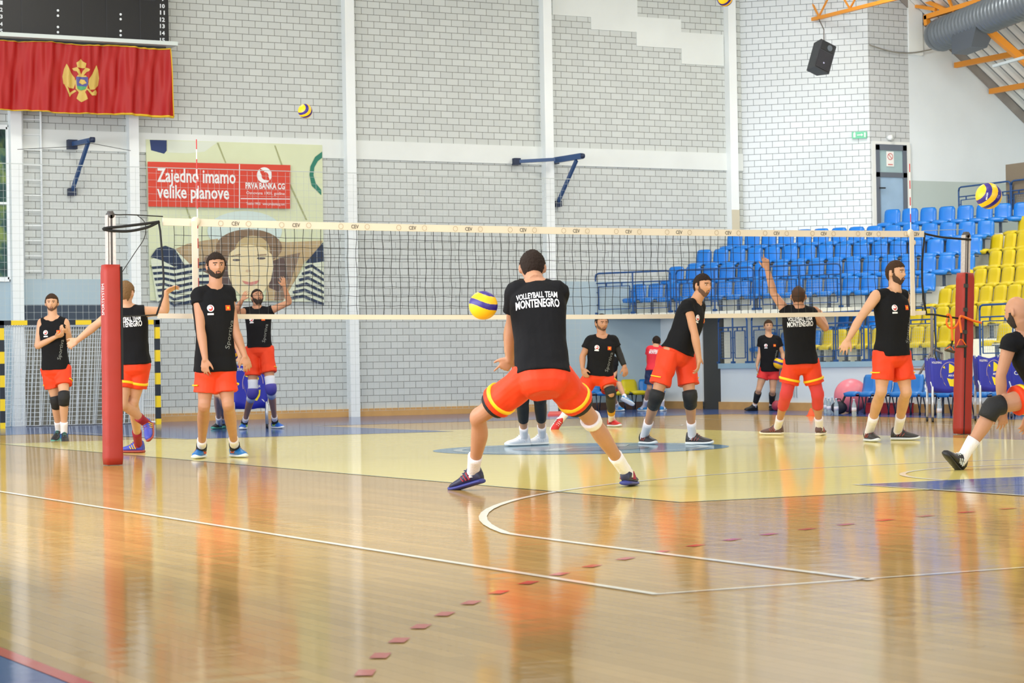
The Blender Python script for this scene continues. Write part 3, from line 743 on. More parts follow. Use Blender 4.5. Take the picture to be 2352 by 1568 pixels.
# ================================================================== NET, POSTS
M_black = mat('black_strap', (0.07, 0.07, 0.07), 0.7)
M_cream = mat('net_tape', (0.89, 0.84, 0.76), 0.7)
M_net = mat('net_cord', (0.12, 0.13, 0.12), 0.8)
M_pad = mat('red_pad', (0.63, 0.16, 0.10), 0.55, bump=0.25, bscale=7, var=0.05, vscale=3)
M_pole = mat('pole_alu', (0.80, 0.76, 0.73), 0.35, metal=0.3, var=0.10, vscale=40)
def PY(u, v, y=0.0): return onY(u, v, y)
xl_t, xr_t = PY(374, 505).x, PY(2121, 538).x
zt = lambda x: 2.458-0.028*(1-(x/4.8)**2)
zb = lambda x: 1.475-0.030*(1-(x/4.8)**2)
net = empty('volleyball_net', (0, 0, 1.45), 'black volleyball net with white top band stretched across the court', 'net')
def band(name, z0f, z1f, x0, x1, th, material, par, n=60):
    m = MB(); rings = []
    for i in range(n+1):
        x = x0+(x1-x0)*i/n; w = 0.004*math.sin(x*9)
        rings.append([Vector((x, -th/2+w, z0f(x))), Vector((x, th/2+w, z0f(x))), Vector((x, th/2+w, z1f(x))), Vector((x, -th/2+w, z1f(x)))])
    m.loft(rings); return m.build(name, material, par)
tbnd = band('top_band', lambda x: zt(x)-0.075, zt, xl_t, xr_t, 0.02, M_cream, net)
bbnd = band('bottom_band', lambda x: zb(x)-0.025, lambda x: zb(x)+0.025, PY(362, 722).x, PY(2125, 720).x, 0.015, M_cream, net)
m = MB(); r_ = 0.0023
def cord(pts, w=2*r_):
    for a, b in zip(pts, pts[1:]): m.bar(a, b, w)
nx = 94; random.seed(3)
jit = {}
def np_(i, j):
    x = -4.72 + i*0.1; t = j/9
    if (i, j) not in jit: jit[(i, j)] = (random.uniform(-.003, .003), random.uniform(-.004, .004))
    a, b = jit[(i, j)]; z0, z1 = zb(x)+0.02, zt(x)-0.07
    return Vector((x+(a if 0 < j < 9 else 0)+0.006*math.sin(j*1.3+i), 0.004*math.sin(i), z1+(z0-z1)*t+(b if 0 < j < 9 else 0)))
for i in range(nx+1): cord([np_(i, j) for j in range(10)])
for j in range(1, 9): cord([np_(i, j) for i in range(nx+1)])
m.build('mesh', M_net, net)
for nm, pts in (('edge_strap', [(364, 508), (368, 530), (373, 590), (376, 640), (374, 680), (360, 722)]), ('edge_strap', [(2124, 534), (2118, 600), (2118, 650), (2122, 690), (2128, 723)])):
    m = MB(); m.tube([PY(u, v) for u, v in pts], 0.018, 8, flat=0.5); m.build(nm, M_black, net, True)
for us, zc in (((447, 441), 0),):
    pass
for xx, lab in ((-4.5, 'left'), (4.5, 'right')):
    m = MB(); m.box((xx-0.02 if xx < 0 else xx, -0.048, (zt(xx)+zb(xx))/2-0.03), (0.055, 0.02, 0.99)); m.build('side_band', M_cream, net)
m = MB(); m.ball((-4.5, -0.03, zt(4.5)-0.03), 0.05, 10, 8, (1, .6, 1)); m.build('band_knot', M_cream, net, True)
m = MB(); m.ball((4.5, -0.03, zt(4.5)-0.03), 0.05, 10, 8, (1, .6, 1)); m.ball((4.54, -0.03, zt(4.5)-0.14), 0.035, 10, 8, (1, .6, 1)); m.build('band_knot', M_cream, net, True)
def fit(me, x0, x1, z0, z1, y, name, material, par):
    xs = [v.co.x for v in me.vertices]; ys = [v.co.y for v in me.vertices]
    a, b, c, d = min(xs), max(xs), min(ys), max(ys)
    for v in me.vertices:
        v.co = Vector((x0+(v.co.x-a)/(b-a)*(x1-x0), y, z0+(v.co.y-c)/(d-c)*(z1-z0)))
    me.materials.clear(); return link(name, me, material, par)
M_ink = mat('black_ink', (0.16, 0.14, 0.12), 0.7)
M_inkpale = mat('pale_ink', (0.70, 0.62, 0.50), 0.7)
for u in (540, 679, 814, 946, 1075, 1200, 1322, 1442, 1558, 1671, 1782, 1890, 1994, 2103):
    x = PY(u, 520).x; zc = zt(x)-0.038
    sub(fit(text_mesh('CEV', 1), x-0.042, x+0.042, zc-0.020, zc+0.020, -0.0165, 'lettering', M_ink, None), tbnd)
    for dx in (-0.16, 0.14):
        if x+dx < xr_t-0.05: sub(vring(0.028, 0.004, Vector((x+dx, -0.0165, zc)), n=16, name='roundel', mm=M_inkpale), tbnd)
for xx, lb in ((-4.5, 'left'), (4.5, 'right')):
    an = empty('antenna', (xx, -0.03, 1.45), 'thin red and white banded rod rising above the %s end of the net' % lb, 'antenna')
    for k in range(18):
        m = MB(); z0 = 1.455+k*0.1; m.tube([(xx+0.02*(1 if xx < 0 else 0), -0.035, z0), (xx+0.02*(1 if xx < 0 else 0), -0.035, z0+0.1)], 0.006, 8)
        m.build('band_red' if k % 2 == 1 else 'band_white', mat('antenna_red', (0.78, 0.16, 0.14), 0.4) if k % 2 == 1 else mat('antenna_white', (0.95, 0.94, 0.92), 0.4), an)
def post(name, ub, vb, ut, vt, vpad, side, label):
    B = fl(ub, vb); B.y = 0; B = Vector((B.x, 0, 0)); T = PY(ut, vt)
    ax = (T-B); L = ax.length; d = ax/L
    e = empty(name, B, label, 'net post')
    X = Vector((0, 1, 0)).cross(d).normalized(); Yv = d.cross(X)
    hp = onY(ut, vpad, 0).z/ d.z
    m = MB(); m.box(B+d*(L/2), (0.085, 0.075, L), (X, Yv, d)); m.build('pole', M_pole, e)
    m = MB(); m.box(B+d*(L-0.45), (0.02, 0.08, 0.9), (X, Yv, d)); m.box(B+d*(L-0.45)-X*0.03, (0.008, 0.078, 0.9), (X, Yv, d)); m.build('rail_slot', mat('slot_dark', (0.30, 0.28, 0.27), 0.5), e)
    m = MB(); m.tube([B+d*L-Yv*0.04, B+d*L+Yv*0.04], 0.035, 10); m.box(B+d*(L+0.02), (0.05, 0.05, 0.04), (X, Yv, d)); m.build('pulley', mat('slot_dark', (0.3, .28, .27)), e, True)
    a = 0.087; c = 0.028; rings = []
    prof = [(-a, -a+c), (-a+c*0.3, -a+c*0.3), (-a+c, -a), (a-c, -a), (a-c*0.3, -a+c*0.3), (a, -a+c), (a, a-c), (a-c*0.3, a-c*0.3), (a-c, a), (-a+c, a), (-a+c*0.3, a-c*0.3), (-a, a-c)]
    ns = 26
    for i in range(ns+1):
        t = i/ns; s_ = 0.93 if i in (0, ns) else 1.0; w = 1+0.012*math.sin(i*2.1)+0.01*math.sin(i*0.9+1)
        rings.append([B+d*(0.006+t*(hp-0.006))+X*(p*s_*w)+Yv*(q*s_*w) for p, q in prof])
    m = MB(); m.loft(rings); pd = m.build('pad', M_pad, e, True)
    return e, B, d, X, Yv, hp, pd
e1, B1_, d1, X1, Y1_, hp1, pd1 = post('net_post', 240, 1066, 253, 494, 608, 'l', 'net post in a red padded sleeve at the left end of the net')
e2, B2_, d2, X2, Y2_, hp2, pd2 = post('net_post', 2236, 998, 2219, 540, 627, 'r', 'net post in a red padded sleeve with an orange band at the right end')
m = MB(); m.box(B1_+d1*(hp1-0.58)+X1*0.080-Y1_*0.078, (0.022, 0.026, 1.12), (X1, Y1_, d1)); sub(m.build('velcro_strip', M_black), pd1)
m = MB(); m.box(B2_+d2*(hp2-0.52)-X2*0.052-Y2_*0.091, (0.03, 0.010, 1.02), (X2, Y2_, d2)); sub(m.build('velcro_strip', M_black), pd2)
m = MB(); m.box(B2_+d2*((hp2-1.03)/2)-X2*0.045-Y2_*0.089, (0.01, 0.010, hp2-1.03), (X2, Y2_, d2)); sub(m.build('seam', M_black), pd2)
for h in (0.16, 0.45, 0.72):
    m = MB(); m.box(B2_+d2*(hp2-h)-X2*0.062-Y2_*0.094, (0.062, 0.012, 0.045), (X2, Y2_, d2)); sub(m.build('velcro_tab', mat('grey_velcro', (0.25, 0.25, 0.24), 0.9)), pd2)
t_ = text_mesh('SPORTSYSTEM', 1)
xs = [v.co.x for v in t_.vertices]; ys = [v.co.y for v in t_.vertices]
for v in t_.vertices:
    a = (v.co.x-min(xs))/(max(xs)-min(xs)); b = (v.co.y-min(ys))/(max(ys)-min(ys))
    v.co = B1_+d1*(hp1-0.50+0.31*a)-X1*0.0895+Y1_*(-0.06+0.08*b)
t_.materials.clear(); sub(link('lettering', t_, mat('white_print', (0.92, 0.90, 0.90), 0.5)), pd1)
# ropes
M_rope = mat('rope_dark', (0.15, 0.15, 0.13), 0.8)
def rope(name, pts, r, material, label=None, cat='rope', flat=1.0, y=0.0, par=None, n=7):
    P = [PY(p[0], p[1], p[2] if len(p) > 2 else y) for p in pts]
    # smooth the polyline
    Q = []
    for i in range(len(P)-1):
        a, b, c, d = P[max(i-1, 0)], P[i], P[i+1], P[min(i+2, len(P)-1)]
        for k in range(5):
            t = k/5; Q.append(0.5*((2*b)+(-a+c)*t+(2*a-5*b+4*c-d)*t*t+(-a+3*b-3*c+d)*t**3))
    Q.append(P[-1]); m = MB(); m.tube(Q, r, n, flat=flat); o = m.build(name, material, par, True)
    if label: tag(o, label, cat)
    return o
rope('tension_cable', [(252, 489), (268, 493), (300, 493), (374, 497)], 0.006, M_rope, 'thin steel cable from the left post top to the net band')
rope('tension_strap', [(366, 509), (330, 514), (280, 520), (241, 524), (244, 528), (290, 531), (335, 523), (366, 509)], 0.014, M_black, 'black looped strap tying the upper net corner to the left post', 'strap', y=-0.05)
rope('loose_cord', [(315, 494), (333, 512), (332, 545), (310, 580), (277, 630)], 0.004, M_rope, 'thin loose cord curving down beside the left net post')
rope('tension_rope', [(360, 723), (320, 725), (270, 727)], 0.007, M_rope, 'dark cord tying the lower net corner to the left post')
rope('tension_cable', [(2122, 530), (2165, 528), (2212, 527)], 0.004, mat('pale_cable', (0.6, 0.65, 0.7)), 'thin pale cable from the net band to the right post top')
rope('tension_strap', [(2126, 537), (2160, 544), (2200, 548), (2230, 550)], 0.013, M_black, 'black strap tying the upper net corner to the right post', 'strap', y=-0.05)
rope('tension_rope', [(2127, 722), (2145, 722), (2175, 727), (2218, 733)], 0.012, M_rope, 'black cord tying the lower net corner to the right post', y=-0.04)
rope('hanging_strap', [(2146, 724), (2147, 760), (2150, 790), (2147, 810), (2152, 828)], 0.011, M_black, 'black strap end hanging from the cord beside the right post', 'strap', flat=0.4)
M_or = mat('orange_tube', (0.96, 0.45, 0.08), 0.5)
rb = empty('resistance_band', PY(2215, 735, -0.12), 'orange rubber training band looped around the right post, with two handles', 'training band')
rope('tube', [(2254, 741, -0.12), (2235, 736, -0.14), (2215, 728, -0.14), (2207, 726, -0.14), (2204, 733, -0.14), (2206, 750, -0.14), (2208, 764, -0.14)], 0.014, M_or, par=rb, n=9)
rope('tube', [(2175, 724, -0.10), (2180, 722, -0.10), (2185, 733, -0.10), (2186, 755, -0.10), (2188, 782, -0.10)], 0.014, M_or, par=rb, n=9)
rope('tube', [(2176, 730, -0.10), (2174, 742, -0.1), (2180, 752, -0.1), (2190, 753, -0.1), (2199, 744, -0.1), (2204, 732, -0.1)], 0.012, M_or, par=rb, n=9)
for (a, b, c, d_) in (((2188, 782), (2184, 796), (2171, 803), (2192, 808)), ((2208, 764), (2207, 778), (2197, 796), (2220, 795))):
    rope('webbing', [a, b], 0.012, M_black, par=rb, y=-0.10)
    rope('handle_cord', [c, b, d_], 0.007, M_or, par=rb, y=-0.10)
    rope('handle_grip', [c, d_], 0.016, mat('grip_dark', (0.28, 0.26, 0.20), 0.6), par=rb, y=-0.10)

# ================================================================== WALL THINGS
def pxpoly(pts, y, th=0.004):
    m = MB(); m.prism([onY(u, v, y) for u, v in pts], (0, th, 0)); return m
def ell(cu, cv, ru, rv, n=28, rot=0, a0=0, a1=360):
    r = math.radians(rot); out = []
    for k in range(n):
        t = math.radians(a0+(a1-a0)*k/n); x, y = ru*math.cos(t), rv*math.sin(t)
        out.append((cu+x*math.cos(r)-y*math.sin(r), cv+x*math.sin(r)+y*math.cos(r)))
    return out
bb = empty('billboard', onY(345, 690, 17.87), 'large advertising billboard with a child in a striped top and a red text strip', 'billboard')
YB = 17.86
pxpoly([(335, 320), (740, 333), (745, 693), (345, 690)], YB, 0.03).build('backing_sheet', mat('bill_green', (0.83, 0.86, 0.72), 0.6, var=0.04, vscale=1.5), bb)
bl = [0]
def lay(name, pts, rgb, dy=None):
    bl[0] += 1
    return pxpoly(pts, YB-(dy if dy is not None else 0.0012*bl[0]), 0.001).build(name, mat('bill_%02d%02d%02d' % tuple(int(c*99) for c in rgb), rgb, 0.6), bb)
lay('blue_patch', [(344, 321), (383, 322), (383, 346), (377, 353), (347, 345)], (0.14, 0.22, 0.42))
lay('pale_curve', [(385, 323), (500, 326), (470, 348), (430, 352), (386, 350)], (0.85, 0.88, 0.82))
for pl in ([(498, 328), (502, 328), (520, 374), (517, 374)], [(630, 334), (633, 334), (657, 400), (706, 505), (702, 505), (653, 400)], [(426, 476), (430, 476), (440, 505), (436, 505)], [(344, 610), (348, 608), (372, 660), (368, 662)]):
    lay('rope_line', pl, (0.64, 0.66, 0.48))
ringp = [(740, 348), (724, 360), (713, 382), (711, 402), (716, 426), (738, 448), (738, 436), (725, 420), (720, 402), (722, 384), (730, 370), (740, 362)]
lay('green_ring', ringp, (0.16, 0.48, 0.40))
lay('cap', ell(562, 530, 86, 46), (0.80, 0.87, 0.85))
lay('hair_left', [(395, 575), (430, 560), (470, 552), (500, 548), (530, 600), (510, 690), (470, 690), (440, 640), (410, 600)], (0.68, 0.59, 0.45))
lay('hair_strand', [(470, 590), (505, 570), (520, 610), (500, 690), (478, 690), (462, 640)], (0.50, 0.42, 0.36))
lay('hair_right', [(620, 552), (660, 556), (742, 552), (725, 585), (700, 600), (680, 640), (655, 690), (610, 690)], (0.72, 0.63, 0.47))
lay('hair_strand', [(640, 590), (690, 580), (670, 640), (650, 690), (630, 690)], (0.52, 0.44, 0.37))
lay('hair_shadow', [(505, 600), (530, 590), (540, 660), (530, 692), (495, 692)], (0.34, 0.28, 0.27))
lay('hair_shadow', [(622, 600), (652, 590), (662, 640), (640, 670), (618, 660)], (0.36, 0.29, 0.27))
lay('fringe', ell(572, 568, 76, 42), (0.50, 0.41, 0.32))
lay('forehead_light', ell(580, 575, 40, 34), (0.74, 0.66, 0.48))
lay('face', [(523, 600), (528, 580), (548, 566), (575, 562), (604, 568), (624, 584), (628, 612), (622, 644), (604, 672), (580, 686), (556, 682), (534, 658), (524, 630)], (0.89, 0.83, 0.66))
lay('eye', ell(543, 597, 9, 2.6), (0.35, 0.33, 0.34)); lay('eye', ell(600, 593, 10, 2.8), (0.33, 0.30, 0.30))
lay('eyebrow', [(530, 587), (552, 583), (553, 586), (532, 590)], (0.60, 0.52, 0.42)); lay('eyebrow', [(590, 584), (613, 583), (612, 586), (592, 587)], (0.60, 0.52, 0.42))
lay('nose', ell(570, 622, 6, 3), (0.80, 0.68, 0.52))
lay('mouth', [(556, 644), (575, 648), (596, 643), (590, 651), (575, 656), (562, 651)], (0.80, 0.52, 0.47))
lay('sleeve_left', [(346, 596), (400, 570), (440, 610), (500, 640), (530, 692), (360, 692), (352, 640)], (0.84, 0.87, 0.78))
lay('sleeve_right', [(742, 600), (705, 605), (680, 640), (650, 692), (745, 693)], (0.84, 0.87, 0.78))
nav = (0.12, 0.19, 0.30)
lay('cuff_left', [(346, 590), (360, 570), (380, 564), (402, 572), (426, 612), (400, 612), (372, 598)], nav)
lay('cuff_right', [(742, 556), (745, 600), (718, 604), (702, 603), (722, 580)], nav)
for k in range(7):
    v = 616+k*13
    lay('stripe', [(348+k*3, v-4), (372+k*2, v-6), (400, v-2+k), (440+k*3, v-10), (470+k*5, v-16+k*2), (472+k*5, v-10+k*2), (440+k*3, v-3), (400, v+4+k), (372+k*2, v), (350+k*3, v+2)], nav)
for k in range(6):
    v = 612+k*14
    lay('stripe', [(700-k*7, v), (716-k*4, v-6), (744, v+14), (744, v+20), (716-k*4, v+1), (702-k*7, v+6)], nav)
rp_ = lay('red_strip', [(339, 371), (667, 379), (667, 479), (340, 474)], (0.83, 0.26, 0.18), 0.055)
M_bwhite = mat('billboard_white', (0.93, 0.93, 0.93), 0.6)
def wfit(body, u0, v0, u1, v1, y, name, material, par, **kw):
    a, b = onY(u0, v1, y), onY(u1, v0, y)
    o = fit(text_mesh(body, 1, **kw), a.x, b.x, min(a.z, b.z), max(a.z, b.z), y, name, material, None)
    for v in o.data.vertices:  # follow the level lines of the strip
        pass
    sub(o, par); return o
yt = YB-0.06
wfit('Zajedno imamo', 361, 391, 541, 428, yt, 'lettering', M_bwhite, rp_, bold=0.02)
wfit('velike planove', 361, 428, 526, 464, yt, 'lettering', M_bwhite, rp_, bold=0.02)
wfit('PRVA BANKA CG', 564, 421, 654, 433, yt, 'lettering', M_bwhite, rp_, bold=0.03)
wfit('Osnovana 1901. godine', 566, 441, 654, 448, yt, 'lettering', M_bwhite, rp_)
wfit('Telefon 19905   www.prvabankacg.com', 566, 466, 654, 472, yt, 'lettering', M_bwhite, rp_)
for pl in ([(549, 377), (551, 377), (551, 478), (549, 478)], [(553, 455), (666, 456), (666, 458), (553, 457)]):
    sub(pxpoly(pl, yt, 0.001).build('rule', M_bwhite), rp_)
sub(pxpoly(ell(607, 402, 17, 18, 30)[:30]+[], yt, 0.001).build('swirl_logo', M_bwhite), rp_)
sub(pxpoly(ell(609, 404, 8, 9, 20), yt-0.002, 0.001).build('swirl_hole', MATS['bill_%02d%02d%02d' % (int(.83*99), int(.26*99), int(.18*99))]), rp_)
sub(pxpoly([(596, 386), (608, 393), (601, 402), (598, 396)], yt-0.003, 0.001).build('swirl_hole', MATS['bill_%02d%02d%02d' % (int(.83*99), int(.26*99), int(.18*99))]), rp_)
sub(pxpoly([(620, 415), (606, 412), (614, 402), (618, 408)], yt-0.003, 0.001).build('swirl_hole', MATS['bill_%02d%02d%02d' % (int(.83*99), int(.26*99), int(.18*99))]), rp_)

# scoreboard, shelf, flag
YS = 17.30
sc = empty('scoreboard', onY(388, 98, YS), 'black scoreboard with white number columns at the top left corner', 'scoreboard')
zS0 = onY(388, 97, YS).z; xS1 = onY(388, 97, YS).x
m = MB(); m.box(((xS1-3.4+xS1)/2, YS+0.15, zS0+1.0), (3.4, 0.3, 2.0)); m.build('cabinet', mat('scoreboard_black', (0.045, 0.045, 0.055), 0.45, var=0.25, vscale=2), sc)
for u in (50, 190, 245, 322):
    a = onY(u, 50, YS-0.01); m = MB(); m.box((a.x, YS-0.004, zS0+1.0), (0.01, 0.006, 1.98)); m.build('panel_joint', mat('joint_grey', (0.17, 0.18, 0.20), 0.5), sc)
for zz in (0.52,):
    m = MB(); m.box((xS1-1.7, YS-0.004, zS0+zz+0.22), (2.9, 0.006, 0.01)); m.build('panel_joint', mat('joint_grey', (0.17, 0.18, 0.20)), sc)
M_dig = mat('digit_white', (0.88, 0.90, 0.92), 0.6)
for body, u, v in (('1', 3, 6), ('2', 3, 22), ('3', 3, 38), ('4', 3, 55), ('5', 3, 71), ('9', 374, -2), ('10', 373, 14), ('11', 373, 29), ('12', 373, 45), ('13', 373, 60), ('14', 373, 76), ('15', 373, 92)):
    w = 6 if len(body) == 1 else 11
    a, b = onY(u-w/2, v+4.5, YS-0.006), onY(u+w/2, v-4.5, YS-0.006)
    fit(text_mesh(body, 1, bold=0.03), a.x, b.x, a.z, b.z, YS-0.006, 'digit', M_dig, sc)
for u, v in ((133, 24), (133, 36), (133, 62), (133, 74), (277, 33), (277, 44), (277, 71), (277, 81)):
    P = onY(u, v, YS-0.004); m = MB(); m.tube([P, P-Vector((0, 0.004, 0))], 0.022, 10); m.build('colon_dot', M_dig, sc)
m = MB(); m.box((xS1-1.66, YS+0.02, zS0-0.05), (3.5, 0.5, 0.07)); m.build('ledge', mat('ledge_alu', (0.80, 0.84, 0.83), 0.4), sc)
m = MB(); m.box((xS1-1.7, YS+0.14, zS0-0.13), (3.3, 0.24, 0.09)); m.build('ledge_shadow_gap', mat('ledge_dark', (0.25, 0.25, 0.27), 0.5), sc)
YF = 17.20
fx1 = onY(391, 190, YF).x; fz1 = onY(395, 113, YF).z; fz0 = onY(397, 268, YF).z
flg = empty('flag', (fx1-1.6, YF, fz1), 'red flag with gold border and golden two-headed eagle hanging under the scoreboard', 'flag')
nxf, nzf = 150, 22; vs_, fs_ = [], []
def fold(x, t): return 0.05*math.sin(x*7.7+0.8*t)*(0.35+0.65*t)+0.034*math.sin(x*17+2.2*t+1.1)*(0.5+0.5*t)+0.016*math.sin(x*37+t*4)+0.012*math.sin(x*29-t*5)
for i in range(nxf+1):
    for j in range(nzf+1):
        x = fx1+0.05*(j/nzf)-3.4*(1-i/nxf); t = j/nzf
        zz = fz1-(fz1-fz0)*t + 0.012*math.sin(x*5)*(1-t)+0.01*math.sin(x*3.3)*t
        vs_.append((x, YF+fold(x, t), zz))
for i in range(nxf):
    for j in range(nzf): a = i*(nzf+1)+j; fs_.append((a, a+1, a+nzf+2, a+nzf+1))
me = bpy.data.meshes.new('cloth'); me.from_pydata(vs_, [], fs_)
M_flag = mat('flag_red', (0.66, 0.075, 0.07), 0.5, spec=0.4)
cl = link('cloth', me, M_flag, flg, True)
bvf = bvh_of(cl)
M_gold = mat('flag_gold', (0.80, 0.68, 0.34), 0.5)
M_goldb = mat('flag_fringe', (0.86, 0.70, 0.12), 0.5)
O0 = Vector((fx1-1.6, YF, (fz0+fz1)/2))
def flagpoly(name, pts, material, off=0.006, y=YF):
    me = bpy.data.meshes.new(name); P = [onY(u, v, y)-O0 for u, v in pts]
    me.from_pydata([(p.x, p.z, 0) for p in P], [], [tuple(range(len(P)))])
    return drape(name, me, bvf, O0, (1, 0, 0), (0, 0, 1), material, flg, off)
ew = [(153, 146), (148, 158), (145, 175), (147, 192), (158, 202), (170, 203), (174, 190), (172, 178), (163, 166), (158, 156)]
flagpoly('eagle_wing', ew, M_gold); flagpoly('eagle_wing', [(373-u+1, v+4) for u, v in reversed(ew)], M_gold)
flagpoly('eagle_body', [(178, 172), (196, 174), (200, 185), (198, 205), (193, 212), (199, 228), (186, 235), (176, 226), (181, 212), (174, 204), (173, 186)], M_gold, 0.007)
flagpoly('eagle_head', [(166, 157), (176, 154), (182, 160), (187, 172), (182, 175), (176, 164), (170, 162)], M_gold, 0.008)
flagpoly('eagle_head', [(204, 160), (196, 156), (191, 162), (186, 172), (190, 176), (197, 166), (202, 164)], M_gold, 0.008)
flagpoly('crown', [(177, 155), (175, 144), (181, 140), (186, 135), (191, 141), (197, 146), (195, 157)], M_gold, 0.008)
flagpoly('sceptre_leg', [(149, 195), (152, 194), (160, 213), (172, 206), (176, 209), (164, 217), (160, 223), (156, 214)], M_gold, 0.008)
flagpoly('orb_leg', [(196, 206), (200, 204), (210, 213), (219, 206), (224, 212), (221, 219), (210, 220)], M_gold, 0.008)
flagpoly('shield_blue', [(174, 176), (199, 178), (199, 195), (196, 200), (176, 197)], mat('shield_blue', (0.30, 0.30, 0.55), 0.5), 0.018)
flagpoly('shield_lion', [(180, 190), (184, 182), (192, 184), (196, 192), (188, 195)], M_gold, 0.026)
flagpoly('shield_green', [(176, 197), (196, 200), (193, 206), (185, 208), (178, 204)], mat('shield_green', (0.30, 0.60, 0.38), 0.5), 0.020)
def fringe(pts, w): 
    m = MB(); m.tube([Vector(p)+Vector((0, -0.008, 0)) for p in pts], w, 6, flat=0.5); m.build('fringe', M_goldb, flg, True)
fringe([vs_[i*(nzf+1)+nzf] for i in range(nxf+1)], 0.022); fringe([vs_[nxf*(nzf+1)+j] for j in range(nzf+1)], 0.020); fringe([vs_[i*(nzf+1)] for i in range(nxf+1)], 0.014)

# blue folding hoop brackets
M_bsteel = mat('bracket_blue', (0.18, 0.30, 0.48), 0.4)
M_bdark = mat('bracket_plate', (0.09, 0.15, 0.27), 0.5)
def bracket_set(label, plates, arms, tip):
    T = onY(*tip); e = empty('wall_bracket', onY(plates[0][0], plates[0][1], 17.85), label, 'bracket')
    for u, v, s_ in plates:
        P = onY(u, v, 17.82); m = MB(); m.box(P, (s_, 0.14, s_)); m.build('wall_plate', M_bdark, e)
    for (u0, v0, y0), (u1, v1, y1), w in arms:
        m = MB(); m.bar(onY(u0, v0, y0), onY(u1, v1, y1), w, w*1.3); m.build('arm', M_bsteel, e)
    m = MB(); m.tube([T-Vector((0.04, 0, 0)), T+Vector((0.04, 0, 0))], 0.05, 10); m.build('tip_joint', M_bdark, e, True)
bracket_set('blue steel wall bracket left of the billboard', [(165, 332, 0.17), (165, 441, 0.13)], [((166, 331, 17.8), (212, 321, 17.0), 0.06), ((165, 440, 17.8), (203, 325, 17.1), 0.05)], (212, 321, 17.0))
bracket_set('long blue steel wall bracket on the second white column from the right', [(1186, 371, 0.13), (1281, 468, 0.12), (1276, 371, 0.10)], [((1187, 371, 17.8), (1275, 366, 17.4), 0.05), ((1275, 368, 17.6), (1337, 358, 17.0), 0.085), ((1281, 466, 17.8), (1324, 368, 17.1), 0.05)], (1337, 358, 17.0))
sh = MB(); sh.tube([onY(40, 343, 17.3), onY(160, 337, 17.0), onY(210, 329, 16.98)], 0.005, 5); sh.tube([onY(210, 329, 16.98), onY(300, 346, 17.3)], 0.005, 5)
tag(sh.build('stay_cable', M_rope, None), 'thin dark stay cable running through the left blue wall bracket', 'cable')

# loudspeaker
SPc = at(1884, 133, 44.6)
X = (RGT*math.cos(math.radians(-14))-UPV*math.sin(math.radians(-14))).normalized()
def rotv(v, ax, deg): return Matrix.Rotation(math.radians(deg), 3, ax) @ v
Xs, Zs, Ys = RGT.copy(), Vector((0, 0, 1)), FWD.copy()
axs = [rotv(v, Vector((0, 0, 1)), 28) for v in (Xs, Ys, Zs)]
axs = [rotv(v, FWD, 17) for v in axs]
axs = [rotv(v, RGT, -12) for v in axs]
Xs, Ys, Zs = axs
spk = empty('loudspeaker', SPc, 'black loudspeaker hanging on a chain in front of the white corner wall', 'loudspeaker')
m = MB()
m.prism([SPc+Xs*a+Ys*b-Zs*0.30 for a, b in ((-0.19, -0.17), (0.19, -0.17), (0.13, 0.17), (-0.13, 0.17))], Zs*0.60)
cab = m.build('cabinet', mat('speaker_black', (0.16, 0.17, 0.19), 0.5, bump=0.2, bscale=60), spk)
m = MB(); m.box(SPc-Ys*0.175+Zs*(-0.09), (0.32, 0.012, 0.36), (Xs, Ys, Zs)); m.build('grille', mat('speaker_grille', (0.09, 0.09, 0.12), 0.6, bump=0.4, bscale=200), spk)
m = MB(); m.box(SPc-Ys*0.172+Zs*0.20, (0.30, 0.008, 0.17), (Xs, Ys, Zs)); m.build('horn_plate', mat('horn_dark', (0.11, 0.12, 0.13), 0.4), spk)
m = MB(); m.tube([SPc-Ys*0.176+Zs*0.20+Xs*0.05, SPc-Ys*0.180+Zs*0.20+Xs*0.05], 0.06, 14); m.build('horn', mat('horn_grey', (0.30, 0.33, 0.36), 0.4), spk)
m = MB(); m.box(SPc-Ys*0.184+Zs*(-0.14), (0.03, 0.006, 0.03), (Xs, Ys, Zs)); m.build('badge', mat('badge_pale', (0.6, 0.6, 0.7), 0.4), spk)
top = SPc+Zs*0.31
m = MB(); m.bar(top-Xs*0.12, top+Xs*0.12, 0.03); m.build('hanging_bracket', mat('bracket_pale', (0.80, 0.84, 0.84), 0.4), spk)
m = MB(); up_ = onX(1881, 44, X0); m.tube([top, Vector((top.x, top.y, top.z+0.28)), up_], 0.012, 6); m.build('chain', mat('slot_dark', (0.3, .28, .27)), spk)

# ================================================================== NETS AT THE FAR END
bs = MB()
zt_ = onY(300, 383, 17.2).z; x0b, x1b = -3.4, onY(1335, 600, 17.2).x
k = 0; x = x0b
while x < x1b: bs.bar((x, 17.2+0.02*math.sin(k), 0.12), (x+0.02*math.sin(k*2.2), 17.2+0.02*math.sin(k+1), zt_-0.03*abs(math.sin(k*0.6))), 0.0036); x += 0.125; k += 1
zz = 0.12
while zz < zt_-0.05: bs.bar((x0b, 17.2, zz), (x1b, 17.2, zz), 0.0036); zz += 0.125
bs.bar((x0b, 17.2, zt_), (x1b, 17.2, zt_), 0.012)
tag(bs.build('ball_stop_net', mat('pale_cord', (0.74, 0.77, 0.76), 0.8)), 'wide pale ball-stop net hanging in front of the far block wall', 'net')

